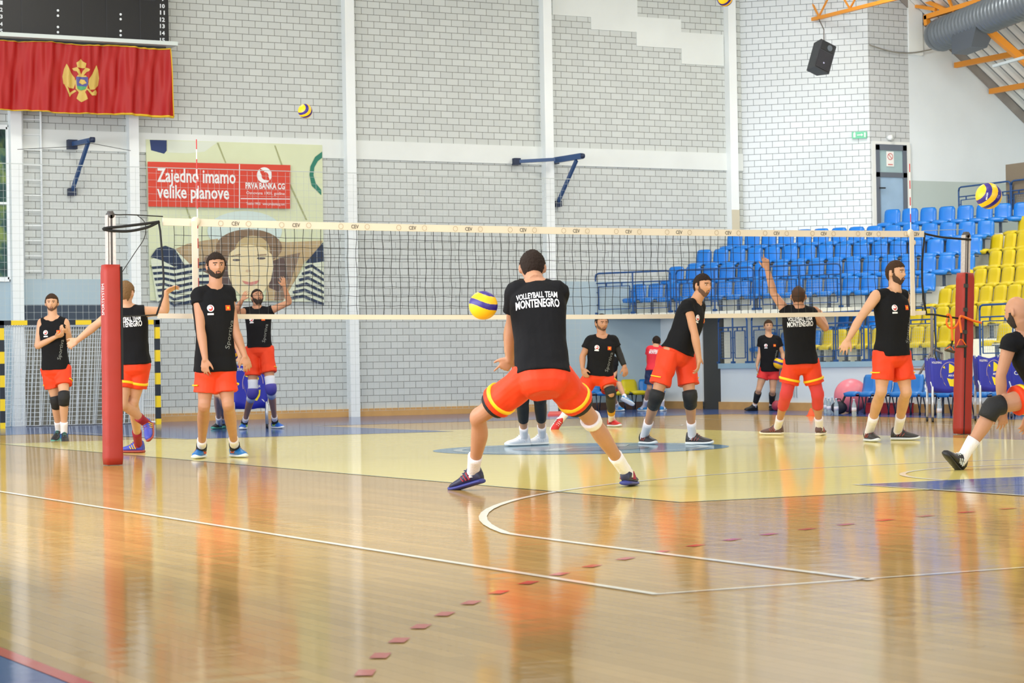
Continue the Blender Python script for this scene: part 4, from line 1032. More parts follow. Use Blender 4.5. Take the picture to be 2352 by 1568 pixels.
def striped(name, axis, period, off=0.0):
    m_ = bpy.data.materials.new(name); m_.use_nodes = True; nt = m_.node_tree; b = nt.nodes['Principled BSDF']; b.inputs['Roughness'].default_value = 0.4
    g = nt.nodes.new('ShaderNodeNewGeometry'); s = nt.nodes.new('ShaderNodeSeparateXYZ'); nt.links.new(g.outputs['Position'], s.inputs[0])
    a = nt.nodes.new('ShaderNodeMath'); a.operation = 'ADD'; a.inputs[1].default_value = off; nt.links.new(s.outputs[axis], a.inputs[0])
    d = nt.nodes.new('ShaderNodeMath'); d.operation = 'DIVIDE'; d.inputs[1].default_value = period; nt.links.new(a.outputs[0], d.inputs[0])
    f = nt.nodes.new('ShaderNodeMath'); f.operation = 'FRACT'; nt.links.new(d.outputs[0], f.inputs[0])
    t = nt.nodes.new('ShaderNodeMath'); t.operation = 'GREATER_THAN'; t.inputs[1].default_value = 0.5; nt.links.new(f.outputs[0], t.inputs[0])
    mx = nt.nodes.new('ShaderNodeMixRGB'); mx.inputs[1].default_value = (*lin((0.93, 0.80, 0.12)), 1); mx.inputs[2].default_value = (*lin((0.10, 0.14, 0.18)), 1)
    nt.links.new(t.outputs[0], mx.inputs[0]); nt.links.new(mx.outputs[0], b.inputs['Base Color']); return m_
YG = 16.15
ga, gb = onY(4, 850, YG).x, onY(362, 850, YG).x; gz = onY(200, 735, YG).z
gl_ = empty('handball_goal', ((ga+gb)/2, YG, 0), 'handball goal with black and yellow banded frame and white net, at the far wall', 'goal')
for x in (ga, gb):
    m = MB(); m.box((x, YG, gz/2), (0.08, 0.08, gz)); m.build('post', striped('goal_stripe_z', 'Z', 0.40, 0.1), gl_)
m = MB(); m.box(((ga+gb)/2, YG, gz-0.04), (gb-ga+0.08, 0.08, 0.08)); m.build('crossbar', striped('goal_stripe_x', 'X', 0.56, 0.30), gl_)
for x in (ga, gb):
    m = MB(); m.tube([(x, YG, gz-0.02), (x, YG+0.55, gz-0.05), (x, YG+0.95, 0.04), (x, YG, 0.04)], 0.018, 8); m.build('net_hoop', M_white, gl_, True)
m = MB(); N_ = 62
def gpt(i, t):
    x = ga+(gb-ga)*i/N_; wv = 0.07*math.sin(i*0.9)+0.05*math.sin(i*2.3)
    if t < 0.2: s = t/0.2; return Vector((x, YG+0.03+0.5*s, gz-0.05-0.04*s-0.12*s*(1-s)))
    s = (t-0.2)/0.8; return Vector((x+0.03*math.sin(i*1.7)*s, YG+0.53+0.36*s+wv*s, (gz-0.09)*(1-s)+0.02))
for i in range(N_+1):
    pts = [gpt(i, t/10) for t in range(11)]
    for a, b in zip(pts, pts[1:]): m.bar(a, b, 0.010)
for t in range(1, 30):
    pts = [gpt(i, t/29) for i in range(0, N_+1)]
    for a, b in zip(pts, pts[1:]): m.bar(a, b, 0.0075)
for x in (ga, gb):
    for q_ in range(1, 9):
        y = YG+q_*0.1; m.bar((x, y, 0.03), (x, y, gz*(1-(q_/10)**2)), 0.007)
    for q_ in range(1, 16): m.bar((x, YG, gz*q_/17), (x, YG+0.9, gz*q_/17), 0.006)
m.build('net', mat('goal_net_white', (0.93, 0.95, 0.95), 0.7), gl_)

# ================================================================== BALLS
M_by = mat('ball_yellow', (0.98, 0.76, 0.10), 0.4); M_bb = mat('ball_blue', (0.20, 0.14, 0.50), 0.4)
M_bt = mat('ball_seam', (0.80, 0.70, 0.70), 0.5)
def volleyball(P, r, rot, label, kind=0, name='volleyball'):
    n, mm = 144, 100; vs, fs, mi = [], [], []
    for j in range(mm+1):
        t = math.pi*j/mm
        for k in range(n):
            ph = 2*math.pi*k/n; vs.append((math.sin(t)*math.cos(ph), math.sin(t)*math.sin(ph), math.cos(t)))
    for j in range(mm):
        for k in range(n):
            f = (j*n+k, j*n+(k+1) % n, (j+1)*n+(k+1) % n, (j+1)*n+k); fs.append(f)
            c = [sum(vs[i][q] for i in f)/4 for q in range(3)]
            x, y, z = c
            if kind == 0: w = z+0.10*x+0.12*math.sin(2.2*x+0.5); blue = (-0.14 < w < 0.27) or w > 0.80
            else:
                w = x*0.9+0.42*z*z-0.25*z+0.1*y; blue = (-0.52 < w < -0.12) or (0.32 < w < 0.66)
            mi.append(1 if blue else 0)
    me = bpy.data.meshes.new(name); me.from_pydata([(a*r, b*r, c*r) for a, b, c in vs], [], fs); me.materials.append(M_by); me.materials.append(M_bb)
    for p, q in zip(me.polygons, mi): p.material_index = q
    bm = bmesh.new(); bm.from_mesh(me); bmesh.ops.remove_doubles(bm, verts=bm.verts, dist=1e-5); bmesh.ops.recalc_face_normals(bm, faces=bm.faces); bm.to_mesh(me); bm.free(); me.shade_smooth()
    o = bpy.data.objects.new(name, me); COL.objects.link(o)
    # local x = picture right, y = away, z = up, then rot about the view
    R_ = Matrix((RGT, FWD, UPV)).transposed()
    o.matrix_world = Matrix.Translation(P) @ (Matrix.Rotation(math.radians(rot[1]), 3, FWD) @ R_ @ Matrix.Rotation(math.radians(rot[0]), 3, 'Z')).to_4x4()
    return tag(o, label, 'ball')
bC = volleyball(at(1110, 701, 16.0), 33/(FPX/16.0), (0, 3), 'yellow and blue volleyball in mid-air left of the crouching player')
bR = volleyball(at(2271, 450, 17.8), 30/(FPX/17.8), (0, 12), 'yellow and blue volleyball in mid-air above the yellow seats', 1)
volleyball(at(701, 255, 32.5), 16.5/(FPX/32.5), (30, 20), 'yellow and blue volleyball flying high against the far block wall', 1)
volleyball(at(1665, -3, 28), 18/(FPX/28), (70, -40), 'yellow and blue volleyball cut by the top edge of the photo', 1)
vb_boy = volleyball(at(1789, 834, 42.1), 13/(FPX/42.1), (0, 2), 'yellow and blue volleyball held at the hip by the young man')
vb_red = volleyball(at(534, 811, 33.2), 16/(FPX/33.2), (20, 60), 'yellow and blue volleyball held by the person hidden behind a player', 1)
def wordon(P, body, w, h, rollx, label_parent, material):
    me = text_mesh(body, 1, bold=0.02); xs = [v.co.x for v in me.vertices]; ys = [v.co.y for v in me.vertices]
    for v in me.vertices: v.co.x = ((v.co.x-min(xs))/(max(xs)-min(xs))-0.5)*w; v.co.y = ((v.co.y-min(ys))/(max(ys)-min(ys))-0.5)*h
    a = math.radians(rollx); X = RGT*math.cos(a)+UPV*math.sin(a); Y = -RGT*math.sin(a)+UPV*math.cos(a)
    bm = bmesh.new(); bm.from_mesh(label_parent.data); bm.transform(label_parent.matrix_world); bv = BVHTree.FromBMesh(bm); bm.free()
    o = drape('lettering', me, bv, P, X, Y, material, None, 0.0015, 0.2)
    o.parent = label_parent; o.matrix_parent_inverse = label_parent.matrix_world.inverted(); return o
wordon(at(2261, 452, 17.8), 'MIKASA', 0.058, 0.013, 82, bR, M_bwhite)
wordon(at(2288, 453, 17.8), 'FIVB', 0.03, 0.012, 60, bR, mat('ball_print', (0.65, 0.6, 0.8), 0.5))

# ================================================================== ALONG THE STAND
M_cblue = mat('chair_blue', (0.09, 0.45, 0.76), 0.3, spec=0.6)
M_cyel = mat('chair_yellow', (0.82, 0.76, 0.04), 0.35)
M_leg = mat('chair_leg', (0.20, 0.24, 0.30), 0.4, metal=0.4)
def court_chair(P, ang, material, label, group, hh=0.66):
    e = empty('plastic_chair', (0, 0, 0), label, 'chair', group)
    w = 0.37; m = MB(); rings = []
    prof = [(0.22, 0.31), (0.23, 0.34), (0.17, 0.355), (0.0, 0.335), (-0.12, 0.335), (-0.17, 0.36), (-0.20, 0.45), (-0.22, hh-0.05), (-0.235, hh)]
    for i, (y, z) in enumerate(prof):
        p0 = prof[max(i-1, 0)]; p1 = prof[min(i+1, len(prof)-1)]; ty, tz = p1[0]-p0[0], p1[1]-p0[1]; L = math.hypot(ty, tz); ny, nz = tz/L, -ty/L
        ww = w*(0.78 if i in (0, len(prof)-1) else (0.95 if i in (1, len(prof)-2) else 1))/2; th = 0.025
        rings.append([Vector((-ww, y, z)), Vector((-ww*.5, y+ny*.012, z+nz*.012)), Vector((ww*.5, y+ny*.012, z+nz*.012)), Vector((ww, y, z)), Vector((ww, y+ny*th, z+nz*th)), Vector((ww*.5, y+ny*(th+.012), z+nz*(th+.012))), Vector((-ww*.5, y+ny*(th+.012), z+nz*(th+.012))), Vector((-ww, y+ny*th, z+nz*th))])
    m.loft(rings); a = m.build('seat_shell', material, e, True)
    for sx_ in (-0.12, 0.12):
        for y0, y1 in ((0.12, 0.17), (-0.10, -0.17)):
            m = MB(); m.tube([(sx_, y0, 0.325), (sx_, y1, 0.0)], 0.012, 7); m.build('leg', M_leg, e, True)
    m = MB(); m.bar((-0.17, 0.0, 0.315), (0.17, 0.0, 0.315), 0.03); m.build('cross_bar', M_leg, e)
    e.location = P; e.rotation_euler = (0, 0, ang); return e
rowA, rowB = Vector((10.85, 9.75, 0)), Vector((10.85, 6.6, 0)); rd = (rowB-rowA).normalized()
angr = math.atan2(-rd.x, rd.y)
cy = [1962, 1997, 2032, 2068, 2103, 2138, 2176, 2212, 2262, 2306]
for i, u in enumerate(cy):
    P = onL(u, 940, rowA, rd); P = Vector((P.x+0.15, P.y, 0))
    court_chair(P, math.atan2(-rd.x, rd.y)-math.pi/2+0.0, M_cblue, 'blue plastic chair in the courtside row before the stand, %s from the left end' % ORD[i], 'courtside row of blue chairs')
for u, mt, lb in ((1374, M_cblue, 'blue plastic chair at the left end of the short row under the landing'), (1415, M_cyel, 'yellow plastic chair in the short row under the landing, the left one'), (1456, M_cyel, 'yellow plastic chair in the short row under the landing, the right one'), (1497, M_cblue, 'blue plastic chair behind the person in the red shirt')):
    P = onY(u, 900, 17.35); court_chair(Vector((P.x, 17.35, 0)), math.pi, mt, lb, 'short row of chairs under the landing', 0.60)
def fx(u, v, x): P = onX(u, v, x); return P
# gym ball, mats, bag, cones, medicine ball
Pg = onX(1955, 900, 11.35); m = MB(); m.ball((11.35, Pg.y, 0.30), 0.30, 32, 22); tag(m.build('gym_ball', mat('gym_pink', (0.87, 0.48, 0.54), 0.35), None, True), 'large pink gym ball behind the left end of the chair row', 'gym ball')
Pm = onX(1785, 933, 11.6); m = MB(); m.ball((11.6, Pm.y, 0.10), 0.10, 20, 14); tag(m.build('medicine_ball', mat('wine_ball', (0.60, 0.18, 0.25), 0.5), None, True), 'dark red medicine ball on the floor behind the young man', 'ball')
for (u, v, lb) in ((1865, 950, 'small orange cone by the foot of the player with raised arm'), (1817, 940, 'small orange cone on the floor by the stand wall')):
    pass
P = fl(1863, 955); m = MB(); m.tube([P, P+Vector((0, 0, .012)), P+Vector((0, 0, .014)), P+Vector((0, 0, 0.13))], [0.085, 0.085, 0.065, 0.015], 14); tag(m.build('traffic_cone', mat('cone_orange', (0.95, 0.35, 0.15), 0.5)), 'small orange cone on the floor beside the player with the raised arm', 'cone')
P = Vector((10.75, onX(1927, 938, 10.75).y, 0)); bg = empty('sports_bag', P, 'dark navy sports bag under the left end of the chair row', 'bag')
m = MB(); m.ball(P+Vector((0, 0, 0.11)), 0.11, 16, 12, (1.0, 1.7, 1.0)); m.build('body', mat('bag_navy', (0.10, 0.11, 0.17), 0.8, bump=0.4, bscale=14), bg, True)
m = MB(); m.tube([P+Vector((0, -0.1, 0.19)), P+Vector((0, -0.04, 0.26)), P+Vector((0, 0.04, 0.26)), P+Vector((0, 0.1, 0.19))], 0.010, 6); m.build('handle', M_black, bg)
P = onL(1956, 908, rowA, rd); m = MB(); m.ball(P+Vector((0.05, 0.12, 0.005)), 0.08, 12, 8, (1.3, 1.3, 0.35)); m.tube([P+Vector((-0.06, 0.1, 0.0)), P+Vector((-0.10, 0.12, -0.10)), P+Vector((-0.11, 0.13, -0.24))], 0.03, 8, flat=0.4)
tag(m.build('towel', mat('towel_black', (0.10, 0.10, 0.11), 0.9), None, True), 'crumpled black towel lying on the leftmost courtside chair', 'towel')
for k, (ua, ub, zz, col, lb) in enumerate(((2003, 2082, 0.16, (0.74, 0.16, 0.20), 'low red crate standing under the courtside chairs'), (1962, 2012, 0.24, (0.36, 0.36, 0.62), 'folded violet mat leaning behind the courtside chairs'))):
    x = 11.55 if k == 0 else 11.75; ya, yb = onX(ua, 930, x).y, onX(ub, 930, x).y
    e = empty('storage_crate' if k == 0 else 'folded_mat', (x, (ya+yb)/2, 0), lb, 'crate' if k == 0 else 'mat')
    m = MB(); m.box((x, (ya+yb)/2, zz/2+ (0.0 if k == 0 else 0.0)), (0.3 if k == 0 else 0.1, abs(yb-ya), zz)); m.build('body', mat('crate%d' % k, col, 0.5, var=0.08, vscale=5), e)
    m = MB(); m.box((x, (ya+yb)/2, zz+0.008), (0.32 if k == 0 else 0.11, abs(yb-ya)+0.02, 0.018)); m.build('rim' if k == 0 else 'fold', mat('crate%d_rim' % k, tuple(c*0.85 for c in col), 0.5), e)
for i, (u, v) in enumerate(((1900, 935), (1910, 938), (1919, 934))):
    pass
M_pet = mat('clear_plastic', (0.80, 0.88, 0.92), 0.15, trans=0.55); M_cap = mat('bottle_cap', (0.75, 0.85, 0.95), 0.4); M_lab = mat('bottle_label', (0.80, 0.80, 0.86), 0.5)
def bottle(P, label, h=0.30, material=M_pet, group=None):
    e = empty('water_bottle', P, label, 'bottle', group); Z = Vector((0, 0, 1)); r = 0.038
    m = MB(); m.tube([P, P+Z*0.01, P+Z*h*0.62, P+Z*h*0.80, P+Z*h*0.88, P+Z*h*0.94], [r*.9, r, r, r*.6, r*.36, r*.36], 14); m.build('body', material, e, True)
    m = MB(); m.tube([P+Z*h*0.94, P+Z*h], r*.42, 10); m.build('cap', M_cap, e, True)
    m = MB(); m.tube([P+Z*h*0.30, P+Z*h*0.52], r*1.03, 14); m.build('label_band', M_lab, e, True); return e
bg_ = 'water bottles standing by the left end of the chair row'
for i, (u, v, lb) in enumerate(((1897, 950, 'clear water bottle left of the gym ball, leftmost of four'), (1904, 953, 'clear water bottle left of the gym ball, second from the left'), (1912, 950, 'clear water bottle left of the gym ball, third from the left'), (1921, 954, 'clear water bottle left of the gym ball, nearest the bag'))):
    bottle(fl(u, v), lb, 0.29, group=bg_)
bottle(fl(1962, 957), 'water bottle with a pale pink label standing before the left end of the chairs', 0.29)
bottle(fl(2158, 961), 'water bottle with a white label standing under the blue ball cart', 0.30)
P = onL(2113, 914, rowA, rd); bottle(Vector((P.x+0.15, P.y, 0.355)), 'white squeeze bottle standing on a blue courtside chair', 0.22, mat('milk_plastic', (0.93, 0.94, 0.94), 0.4))
P = fl(2330, 952); e = empty('bottle_pack', P, 'clear bottles lying on the floor at the right edge behind the crouching player', 'bottles')
for k in range(4): m = MB(); m.tube([P+Vector((0.0, -0.1*k, 0.04)), P+Vector((0.16, -0.1*k, 0.04)), P+Vector((0.22, -0.1*k, 0.04))], [0.04, 0.04, 0.015], 12); m.build('bottle', M_pet, e, True)
# wall vent
ve = empty('wall_vent', (12, onX(1806, 895, 11.98).y, 0.3), 'narrow grey slatted vent in the white stand wall behind the young man', 'vent')
for u in (1797, 1803, 1809, 1823, 1829):
    a, b = onX(u, 868, 11.99), onX(u, 912, 11.99); m = MB(); m.bar((11.99, a.y, b.z), (11.99, a.y, a.z), 0.03, 0.02); m.build('slat', mat('vent_grey', (0.66, 0.70, 0.72), 0.5), ve)
# referee stand
ZU = depth(onX(2140, 945, 11.5))
def vflo(u): 
    r = ray(u, 900); return IH/2 + FPX*((CAM.z/ZU + FWD.z + RGT.z*((u-IW/2)/FPX))/UPV.z)
us = empty('referee_stand', at(2140, vflo(2140), ZU), 'grey tubular referee stand with a wooden step beside the blue ball cart', 'stand')
M_tube = mat('tube_grey', (0.45, 0.42, 0.40), 0.4, metal=0.3)
for (a, b, r) in (((2140, 705), (2141, vflo(2141)), 0.024), ((2096, 890), (2143, 800), 0.02), ((2074, vflo(2074)), (2100, 888), 0.02), ((2112, 900), (2150, 820), 0.018), ((2143, 800), (2165, 812), 0.02), ((2164, 812), (2166, vflo(2166)), 0.022)):
    m = MB(); m.tube([at(a[0], a[1], ZU), at(b[0], b[1], ZU)], r, 8); m.build('tube', M_tube, us, True)
m = MB(); m.box(at(2124, 848, ZU+0.25), (0.34, 0.24, 0.03), (RGT, FWD, Vector((0, 0, 1)))); m.build('step', mat('step_wood', (0.68, 0.52, 0.38), 0.5), us)
m = MB(); m.box(at(2185, 790, ZU+3.0), (0.5, 0.06, 0.42), (RGT, FWD, Vector((0, 0, 1)))); tag(m.build('white_panel', mat('panel_white', (0.84, 0.86, 0.85), 0.5)), 'pale board standing on the stand front behind the hanging training handles', 'board')

# blue ball carts
M_cart = mat('cart_blue', (0.15, 0.18, 0.66), 0.45, bump=0.2, bscale=6); M_cleg = mat('cart_leg', (0.80, 0.82, 0.84), 0.3, metal=0.4)
M_ly = mat('logo_yellow', (0.94, 0.86, 0.10), 0.5); M_lr = mat('logo_ring', (0.66, 0.58, 0.70), 0.5)
def ball_cart(cu, vtop, vbot, vfloor, wpx, label, yaw, logos, group='blue fabric ball carts'):
    F0 = fl(cu, vfloor); Zc = depth(F0); s_ = FPX/Zc; w = wpx/s_; zt0 = (vfloor-vtop)/s_; zb0 = (vfloor-vbot)/s_
    Xc = rotv(Vector((math.cos(YAW), -math.sin(YAW), 0)), Vector((0, 0, 1)), yaw); Yc = Vector((-Xc.y, Xc.x, 0)); Zv = Vector((0, 0, 1))
    Cn = Vector((F0.x, F0.y, 0))+Yc*(w/2)
    e = empty('ball_cart', Vector((Cn.x, Cn.y, 0)), label, 'ball cart', group)
    m = MB(); n = 10; rings = []
    for i in range(9):
        t = i/8; rr = []
        for sd in range(4):
            for k in range(n):
                s = k/n; q = [(-1+2*s, -1), (1, -1+2*s), (1-2*s, 1), (-1, 1-2*s)][sd]
                sag = 0.10*math.sin(math.pi*s)*(1 if i == 8 else (t**3)); bulge = 1.0-0.10*(1-t)**2+0.03*math.sin(k*1.3+sd)
                low_ = (0.10*math.sin(math.pi*s))*((1-t)**2)
                rr.append(Cn+Xc*(q[0]*w/2*bulge)+Yc*(q[1]*w/2*bulge)+Zv*(zb0+(zt0-zb0)*t-sag*(zt0-zb0)-low_*(zt0-zb0)))
        rings.append(rr)
    m.loft(rings, False); nb = len(m.v); m.f.append(tuple(range(4*n)))
    fb = m.build('fabric_bin', M_cart, e, True); bvc = bvh_of(fb)
    for sx_ in (-1, 1):
        for sy_ in (-1, 1):
            a = Cn+Xc*(sx_*w*0.44)+Yc*(sy_*w*0.44); b = Cn+Xc*(sx_*w*0.46)+Yc*(sy_*w*0.46)
            m = MB(); m.tube([a+Zv*(zb0+0.05), b+Zv*0.07], 0.018, 8); m.build('leg', M_cleg, e, True)
            m = MB(); m.tube([b+Zv*0.035-Xc*0.012, b+Zv*0.035+Xc*0.012], 0.035, 12); m.build('caster', mat('caster_dark', (0.15, 0.16, 0.18), 0.5), e, True)
            m = MB(); m.bar(a+Zv*(zt0), a+Zv*(zb0), 0.02); m.bar(a+Zv*(zb0+0.02), a-Xc*(sx_*0.10)+Zv*(zb0+0.12), 0.015); m.bar(a+Zv*(zb0+0.02), a+Xc*(sx_*0.03)+Zv*(zb0+0.12), 0.015); m.build('frame_bar', M_cleg, e)
    O = Cn-Yc*(w/2)
    def lg(name, pts, material, face=0, off=0.006):
        XX, YY = (Xc, Zv) if face == 0 else (Yc*-1, Zv)
        OO = (O if face == 0 else Cn-Xc*(w/2))+Zv*((zt0+zb0)/2)
        me = bpy.data.meshes.new(name); me.from_pydata([(p[0]*w/2, p[1]*(zt0-zb0)/2, 0) for p in pts], [], [tuple(range(len(pts)))])
        sub(drape(name, me, bvc, OO, XX, YY, material, None, off, 0.25), fb)
    for face in logos:
        cx = 0.15 if face == 0 else 0.0
        lg('ball_logo', [(cx+a*0.8, b) for a, b in ((-0.05, 0.62), (0.30, 0.45), (0.42, 0.22), (0.18, 0.05), (-0.08, 0.02))], M_ly, face)
        lg('ball_logo', [(cx+a*0.8, b) for a, b in ((-0.22, -0.28), (0.15, -0.36), (0.52, -0.28), (0.48, -0.56), (0.28, -0.80), (0.0, -0.78))], M_ly, face)
        lg('ball_logo', [(cx+a*0.8, b) for a, b in ((-0.66, 0.05), (-0.56, -0.25), (-0.42, -0.60), (-0.26, -0.80), (-0.46, -0.50), (-0.58, -0.2))], M_ly, face)
        lg('ball_logo', [(cx+a*0.8, b) for a, b in ((-0.52, 0.36), (-0.40, 0.48), (-0.34, 0.30))], M_ly, face)
        rg = [(cx+0.58*math.cos(t), 0.72*math.sin(t)) for t in [math.radians(200-200*i/16) for i in range(17)]]; rg += [(cx+0.54*math.cos(t), 0.68*math.sin(t)) for t in [math.radians(200*i/16) for i in range(17)]]
        lg('ball_outline', rg, M_lr, face)
        me = text_mesh('MIKASA', 1, bold=0.02, shear=0.3); xs = [v.co.x for v in me.vertices]; ys = [v.co.y for v in me.vertices]
        for v in me.vertices: v.co.x = ((v.co.x-min(xs))/(max(xs)-min(xs))*0.5-0.1+cx)*w/2; v.co.y = ((v.co.y-min(ys))/(max(ys)-min(ys))*0.13-0.19)*(zt0-zb0)/2
        XX = Xc if face == 0 else -Yc
        sub(drape('lettering', me, bvc, (O if face == 0 else Cn-Xc*(w/2))+Zv*((zt0+zb0)/2), XX, Zv, M_bwhite, None, 0.008, 0.25), fb)
        me = text_mesh('VOLLEYBALL', 1, bold=0.02); xs = [v.co.x for v in me.vertices]; ys = [v.co.y for v in me.vertices]
        for v in me.vertices: v.co.x = ((v.co.x-min(xs))/(max(xs)-min(xs))*0.62-0.94)*w/2; v.co.y = ((v.co.y-min(ys))/(max(ys)-min(ys))*0.13+0.62)*(zt0-zb0)/2
        sub(drape('lettering', me, bvc, (O if face == 0 else Cn-Xc*(w/2))+Zv*((zt0+zb0)/2), XX, Zv, M_bwhite, None, 0.008, 0.25), fb)
    return e, fb, bvc, O, Xc, Yc, Cn, w, zt0, zb0
ball_cart(2178, 820, 895, 969, 76, 'blue fabric ball cart with a yellow ball logo, left of the right net post', 0, (0,))
ball_cart(2281, 815, 892, 967, 62, 'blue fabric ball cart directly right of the red net post pad', 0, (0,))
e_, fb_, bv_, O_, Xc_, Yc_, Cn_, w_, zt0_, zb0_ = ball_cart(2356, 812, 893, 960, 70, 'blue fabric ball cart at the right edge behind the crouching player', 0, ())
me = text_mesh('CEV', 1, bold=0.02); xs = [v.co.x for v in me.vertices]; ys = [v.co.y for v in me.vertices]
for v in me.vertices: v.co.x = ((v.co.x-min(xs))/(max(xs)-min(xs))*0.8-0.72)*w_/2; v.co.y = ((v.co.y-min(ys))/(max(ys)-min(ys))*0.24-0.20)*(zt0_-zb0_)/2
sub(drape('lettering', me, bv_, O_+Vector((0, 0, (zt0_+zb0_)/2)), Xc_, (0, 0, 1), M_bwhite, None, 0.006, 0.25), fb_)
me = disc_mesh(0.075, 24, 1, 0.012); 
for v in me.vertices: v.co.x -= 0.30*w_/2; v.co.y += 0.45*(zt0_-zb0_)/2
sub(drape('ring_logo', me, bv_, O_+Vector((0, 0, (zt0_+zb0_)/2)), Xc_, (0, 0, 1), M_lr, None, 0.006, 0.25), fb_)
ball_cart(576, 832, 930, 985, 84, 'blue fabric ball cart behind the legs of the setting player', 8, (0,))
# ================================================================== PEOPLE
def catmull(P, n=6):
    Q = []
    for i in range(len(P)-1):
        a, b, c, d = P[max(i-1, 0)], P[i], P[i+1], P[min(i+2, len(P)-1)]
        for k in range(n):
            t = k/n; Q.append(tuple(0.5*((2*b[j])+(-a[j]+c[j])*t+(2*a[j]-5*b[j]+4*c[j]-d[j])*t*t+(-a[j]+3*b[j]-3*c[j]+d[j])*t**3) for j in range(len(b))))
    Q.append(tuple(P[-1])); return Q
def limb(m, pts, rs, n=14, sub=5, flat=1.0, axis=None, endcap=True):
    """smooth tapered tube; pts Vectors, rs radii"""
    P = [(p.x, p.y, p.z, r) for p, r in zip(pts, rs)]
    Q = catmull(P, sub); c = [Vector(q[:3]) for q in Q]; r = [max(q[3], 0.003) for q in Q]
    if endcap:
        d0 = (c[0]-c[1]).normalized(); d1 = (c[-1]-c[-2]).normalized()
        c = [c[0]+d0*r[0]*0.75, c[0]+d0*r[0]*0.5]+c+[c[-1]+d1*r[-1]*0.5, c[-1]+d1*r[-1]*0.75]
        r = [r[0]*0.45, r[0]*0.8]+r+[r[-1]*0.8, r[-1]*0.45]
    m.tube(c, r, n, True, flat, axis); return m
def remesh(mb, voxel, smooth=3, noise_amp=0.0, noise_sc=7.0, fold=None):
    me = mb.mesh('t'); o = bpy.data.objects.new('t', me); COL.objects.link(o)
    r = o.modifiers.new('r', 'REMESH'); r.mode = 'VOXEL'; r.voxel_size = voxel; r.adaptivity = 0
    s = o.modifiers.new('s', 'SMOOTH'); s.factor = 0.5; s.iterations = smooth
    dg = bpy.context.evaluated_depsgraph_get(); dg.update()
    out = bpy.data.meshes.new_from_object(o.evaluated_get(dg))
    bpy.data.objects.remove(o); bpy.data.meshes.remove(me)
    out.materials.clear()
    if noise_amp:
        off = Vector((random.uniform(0, 50), random.uniform(0, 50), 0))
        ns = [v.normal.copy() for v in out.vertices]
        for v, nn in zip(out.vertices, ns):
            c = v.co
            q = Vector((c.x*noise_sc, c.y*noise_sc, c.z*noise_sc*0.45))+off
            a = noise.noise(q)+0.5*noise.noise(q*2.3)
            if fold is not None:
                w = fold(c); a += w
            v.co = c + nn*(a*noise_amp)
    out.update(); out.shade_smooth(); return out
def ring_frame(ctr, X, Y, a, b, n=24, sq=2.6):
    out = []
    for k in range(n):
        t = 2*math.pi*k/n; c, s = math.cos(t), math.sin(t)
        out.append(ctr+X*(a*math.copysign(abs(c)**(2/sq), c))+Y*(b*math.copysign(abs(s)**(2/sq), s)))
    return out

def head_pt(d, k):
    """unit direction (x right, y forward, z up) -> head surface, metres"""
    x, y, z = d
    w = 0.077; 
    jaw = 1.0 - 0.22*max(0.0, -z)**1.3*(1 if y > -0.2 else 0.6)
    top = 1.0
    px = w*x*jaw*top
    py = 0.098*y
    if y < 0: py = 0.100*y*(1.0-0.30*max(0.0, -z-0.15))
    else: py = 0.094*y*(1.0-0.06*max(0.0, z))
    pz = 0.122*math.copysign(abs(z)**1.0, z)
    if z > 0:
        q_ = 1.0+0.10*(1-z)*z*4*0.5; px *= q_; py *= q_; pz = 0.118*z
    if y > 0:
        f = max(0.0, y)**0.5
        g = lambda cx, cz, sx, sz: math.exp(-((px-cx)/sx)**2-((pz-cz)/sz)**2)
        py += f*(0.021*g(0, -0.024, 0.0115, 0.015)+0.013*g(0, -0.004, 0.008, 0.022))      # nose
        py += f*(0.005*g(0, 0.028, 0.045, 0.010))                                          # brow
        py -= f*(0.012*(g(0.031, 0.008, 0.016, 0.012)+g(-0.031, 0.008, 0.016, 0.012)))     # sockets
        py += f*(0.006*g(0, -0.058, 0.020, 0.006)+0.005*g(0, -0.069, 0.018, 0.005))        # lips
        py -= f*0.003*g(0, -0.080, 0.02, 0.006)
        py += f*(0.009*g(0, -0.102, 0.022, 0.016))                                         # chin
        py += f*(0.003*(g(0.045, -0.02, 0.018, 0.02)+g(-0.045, -0.02, 0.018, 0.02)))
    return Vector((px*k, py*k, pz*k))
def head_grid(k, n=48, mm=36):
    G = []
    for j in range(mm+1):
        t = math.pi*j/mm; row = []
        for i in range(n):
            ph = 2*math.pi*i/n; row.append((math.sin(t)*math.cos(ph), math.sin(t)*math.sin(ph), math.cos(t)))
        G.append(row)
    return G
def rotm(yaw, pitch, roll):
    """yaw 0 = facing the camera, +90 = facing picture right, 180 = away; pitch up +"""
    f = -Vector((FWD.x, FWD.y, 0)).normalized(); r = Vector((RGT.x, RGT.y, 0)).normalized()
    a = math.radians(yaw); F_ = f*math.cos(a)+r*math.sin(a); Z = Vector((0, 0, 1)); S_ = Z.cross(F_)*-1   # right-hand side of the person
    S_ = F_.cross(Z)
    F2 = Matrix.Rotation(math.radians(pitch), 3, S_) @ F_; Z2 = Matrix.Rotation(math.radians(pitch), 3, S_) @ Z
    S3 = Matrix.Rotation(math.radians(roll), 3, F2) @ S_; Z3 = Matrix.Rotation(math.radians(roll), 3, F2) @ Z2
    return S3, F2, Z3
M_eye = mat('eye_white', (0.74, 0.68, 0.64), 0.3); M_iris = mat('eye_dark', (0.12, 0.09, 0.08), 0.2)
SK = {'a': (0.77, 0.56, 0.42), 'b': (0.73, 0.53, 0.41), 'c': (0.80, 0.61, 0.48), 'd': (0.62, 0.42, 0.30)}
def skin_mat(c):
    m = mat('skin_'+c, SK[c], 0.5, spec=0.35, var=0.05, vscale=9)
    b = m.node_tree.nodes['Principled BSDF']; b.inputs['Subsurface Weight'].default_value = 0.0
    return m
